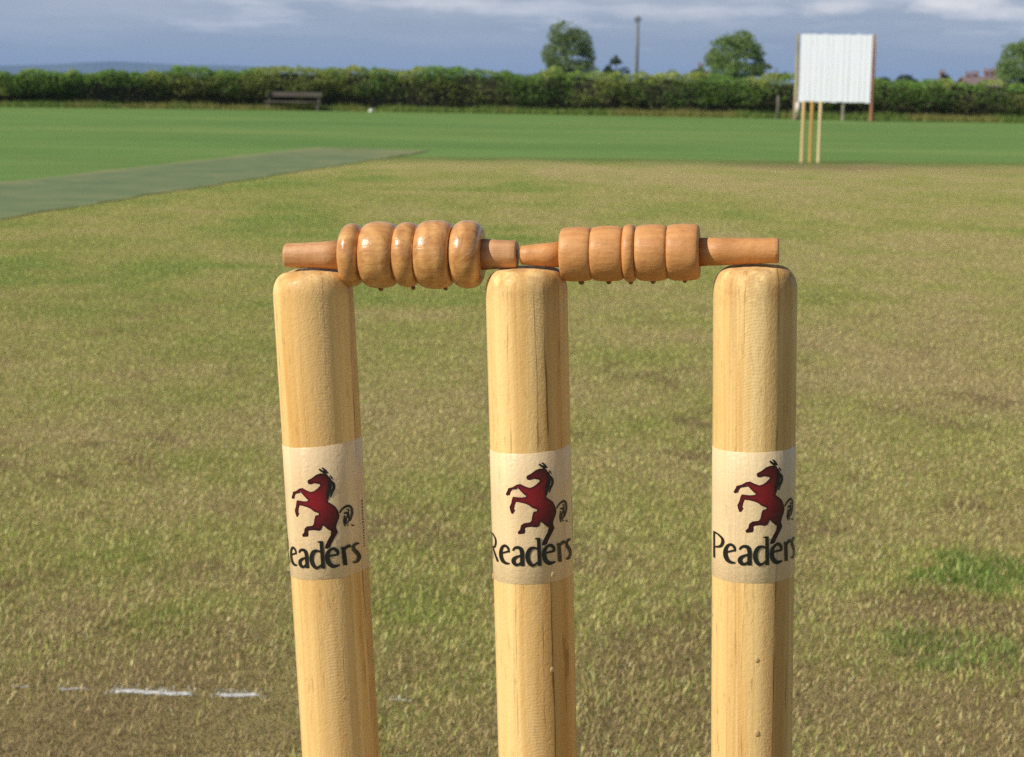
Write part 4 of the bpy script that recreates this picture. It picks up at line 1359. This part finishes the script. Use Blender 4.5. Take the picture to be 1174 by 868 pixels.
# ------------------------------------------------------------------ distant hills
HD = 6200.0
pxs = np.linspace(-900, 2100, 240)
hx, hz = [], []
for px in pxs:
    yh = 102 + math.tan(ROLL) * (px - 587)
    t = float(np.interp(px, [-900, -300, 0, 60, 130, 190, 300, 430, 600, 900, 1174, 1500, 2100], [16, 15, 16.5, 18.5, 23, 21.5, 20, 20, 17, 12, 8, 8, 6]))
    t += 1.6 * float(fbm(np.array([px * .02]), np.array([0.5]), 191, 4)[0] - .5)
    hx.append((px - 587) / F * HD); hz.append(t / F * HD + .785)
hx = np.array(hx); hz = np.array(hz)
rows = [(-900, 0.0), (-500, .35), (-200, .8), (0, 1.0), (300, .85), (900, .4), (1500, 0.0)]
Vh = np.concatenate([np.stack([hx, np.full_like(hx, HD + dy), hz * f * (1 + .15 * (fbm(hx * .004, hx * 0 + dy, 195, 3) - .5) * (f < 1)) - .5], -1) for dy, f in rows])
nn_ = len(hx)
Fh = np.array([[r * nn_ + i, r * nn_ + i + 1, (r + 1) * nn_ + i + 1, (r + 1) * nn_ + i] for r in range(len(rows) - 1) for i in range(nn_ - 1)])
k = NT('hill_woods')
n = k.noise(k.mapping(k.pos(), (.004, .004, .02)), 1.0, 4)
k.principled(k.ramp(n, [(.35, (.030, .055, .028)), (.65, (.075, .10, .045))]), 0.9, None, 0.1)
o = obj_np('hills', Vh, Fh, k.m, smooth=True)
tag(o, 'low wooded hills fading blue on the horizon', 'hills', kind='structure')

# ------------------------------------------------------------------ air
HAZE = 1.5e-4
if HAZE:
    bm = bmesh.new()
    add_box(bm, (0, 0, 49.5), (18600, 18600, 101))
    k = NT('haze_air')
    pv = k.n('ShaderNodeVolumePrincipled')
    pv.inputs['Color'].default_value = (0.42, 0.62, 1.0, 1)
    pv.inputs['Density'].default_value = HAZE
    pv.inputs['Anisotropy'].default_value = 0.0
    k.l(pv.outputs[0], k.out.inputs['Volume'])
    tag(obj_bm('haze', bm, k.m), 'thin bluish summer haze in the far air', 'haze', kind='stuff')

# ------------------------------------------------------------------ light
S_AZ, S_EL = R(64), R(38)                                  # from behind the camera, round to the left
sv = Vector((-math.sin(S_AZ) * math.cos(S_EL), -math.cos(S_AZ) * math.cos(S_EL), math.sin(S_EL)))
sd = bpy.data.lights.new('sun', 'SUN')
sd.energy = 4.7; sd.angle = R(0.53); sd.color = (1.0, 0.93, 0.82)
so = bpy.data.objects.new('sun', sd); link(so)
so.rotation_mode = 'QUATERNION'; so.rotation_quaternion = sv.to_track_quat('Z', 'Y')
so.location = (-20, -20, 30)

w = bpy.data.worlds.new('World'); SC.world = w
w.use_nodes = True
t = w.node_tree; t.nodes.clear()
N = lambda typ: t.nodes.new(typ)
out = N('ShaderNodeOutputWorld'); bg = N('ShaderNodeBackground'); bg.inputs['Strength'].default_value = 0.10
sky = N('ShaderNodeTexSky'); sky.sky_type = 'NISHITA'; sky.sun_disc = False
sky.sun_elevation = S_EL; sky.sun_rotation = math.atan2(sv.x, sv.y)
tc = N('ShaderNodeTexCoord')
sep = N('ShaderNodeSeparateXYZ'); t.links.new(tc.outputs['Generated'], sep.inputs[0])


def wmath(op, a, b):
    m = N('ShaderNodeMath'); m.operation = op
    for i, v in enumerate((a, b)):
        if isinstance(v, bpy.types.NodeSocket): t.links.new(v, m.inputs[i])
        else: m.inputs[i].default_value = v
    return m.outputs[0]


def wramp(fac, stops):
    r = N('ShaderNodeValToRGB'); e = r.color_ramp.elements
    while len(e) < len(stops): e.new(.5)
    for el, (p, c) in zip(e, stops): el.position = p; el.color = (*c, 1)
    t.links.new(fac, r.inputs['Fac'])
    return r.outputs['Color']


def wmix(fac, a, b):
    m = N('ShaderNodeMix'); m.data_type = 'RGBA'
    fi = [x for x in m.inputs if x.type == 'VALUE'][0]; cs = [x for x in m.inputs if x.type == 'RGBA']
    for s, v in ((fi, fac), (cs[0], a), (cs[1], b)):
        if isinstance(v, bpy.types.NodeSocket): t.links.new(v, s)
        else: s.default_value = v if not isinstance(v, tuple) else (*v, 1)
    return [o for o in m.outputs if o.type == 'RGBA'][0]


def wnoise(scale, loc, sc, detail=5, rough=.55):
    mp = N('ShaderNodeMapping'); mp.inputs['Scale'].default_value = sc; mp.inputs['Location'].default_value = loc
    t.links.new(tc.outputs['Generated'], mp.inputs['Vector'])
    n = N('ShaderNodeTexNoise'); n.inputs['Scale'].default_value = scale; n.inputs['Detail'].default_value = detail; n.inputs['Roughness'].default_value = rough
    t.links.new(mp.outputs[0], n.inputs['Vector'])
    return n.outputs['Fac']


# overcast bank ahead: slate blue near the horizon, paler ragged cloud above it
K_ = 10.0
el = sep.outputs['Z']
SLATE = (0.328 * K_, 0.398 * K_, 0.495 * K_)
PALE = (0.44 * K_, 0.495 * K_, 0.58 * K_)
WHITE = (0.60 * K_, 0.64 * K_, 0.72 * K_)
nA = wnoise(1.0, (3.1, 0, 0.2), (7, 7, 60))
nB = wnoise(1.0, (8.3, 2, 1.7), (14, 14, 90), 8, 0.6)
nC = wnoise(1.0, (1.3, 5, 4.4), (3, 3, 12))
lift = wmath('ADD', wmath('MULTIPLY', el, 13.0), wmath('MULTIPLY', wmath('SUBTRACT', nA, 0.5), 1.1))
cloud = wmix(wramp(lift, [(0.28, (0, 0, 0)), (0.62, (1, 1, 1))]), SLATE, PALE)
lift2 = wmath('ADD', wmath('MULTIPLY', el, 9.0), wmath('MULTIPLY', wmath('SUBTRACT', nB, 0.5), 1.7))
cloud = wmix(wramp(lift2, [(0.36, (0, 0, 0)), (0.62, (1, 1, 1))]), cloud, WHITE)
nD = wnoise(1.0, (2.7, 4, 6.1), (42, 42, 110), 6, 0.6)
for cx_, cz_, rx_, rz_, amt_ in ((0.232, 0.0475, 0.026, 0.0085, 1.0), (0.166, 0.0455, 0.020, 0.0050, 0.75), (0.262, 0.044, 0.03, 0.004, 0.5), (-0.035, 0.044, 0.060, 0.0055, 0.5), (0.08, 0.042, 0.045, 0.005, 0.45)):
    dx_ = wmath('DIVIDE', wmath('SUBTRACT', sep.outputs['X'], cx_), rx_)
    dz_ = wmath('DIVIDE', wmath('SUBTRACT', el, cz_), rz_)
    dd_ = wmath('SQRT', wmath('ADD', wmath('MULTIPLY', dx_, dx_), wmath('MULTIPLY', dz_, dz_)), 0.0)
    mm_ = wmath('SUBTRACT', wmath('ADD', 1.05, wmath('MULTIPLY', wmath('SUBTRACT', nD, 0.5), 2.6)), dd_)
    front_ = wmath('GREATER_THAN', sep.outputs['Y'], 0.0)
    cloud = wmix(wmath('MULTIPLY', wmath('MULTIPLY', wramp(mm_, [(0.0, (0, 0, 0)), (0.9, (1, 1, 1))]), front_), amt_), cloud, (0.90 * K_, 0.88 * K_, 0.88 * K_))
dk = wmath('MULTIPLY', wramp(nC, [(0.42, (0, 0, 0)), (0.7, (1, 1, 1))]), 0.25)
cloud = wmix(dk, cloud, (0.26 * K_, 0.325 * K_, 0.43 * K_))
high = wramp(el, [(0.10, (0, 0, 0)), (0.38, (1, 1, 1))])
t.links.new(wmix(high, cloud, sky.outputs['Color']), bg.inputs['Color'])
t.links.new(bg.outputs[0], out.inputs['Surface'])

# ------------------------------------------------------------------ render settings
SC.render.engine = 'CYCLES'
SC.view_settings.view_transform = 'Standard'
SC.view_settings.look = 'None'
SC.view_settings.exposure = 0.0
SC.view_settings.gamma = 1.0
SC.cycles.use_denoising = False
SC.cycles.max_bounces = 6
SC.cycles.volume_bounces = 0
SC.cycles.transparent_max_bounces = 8
SC.cycles.caustics_reflective = False
SC.cycles.caustics_refractive = False
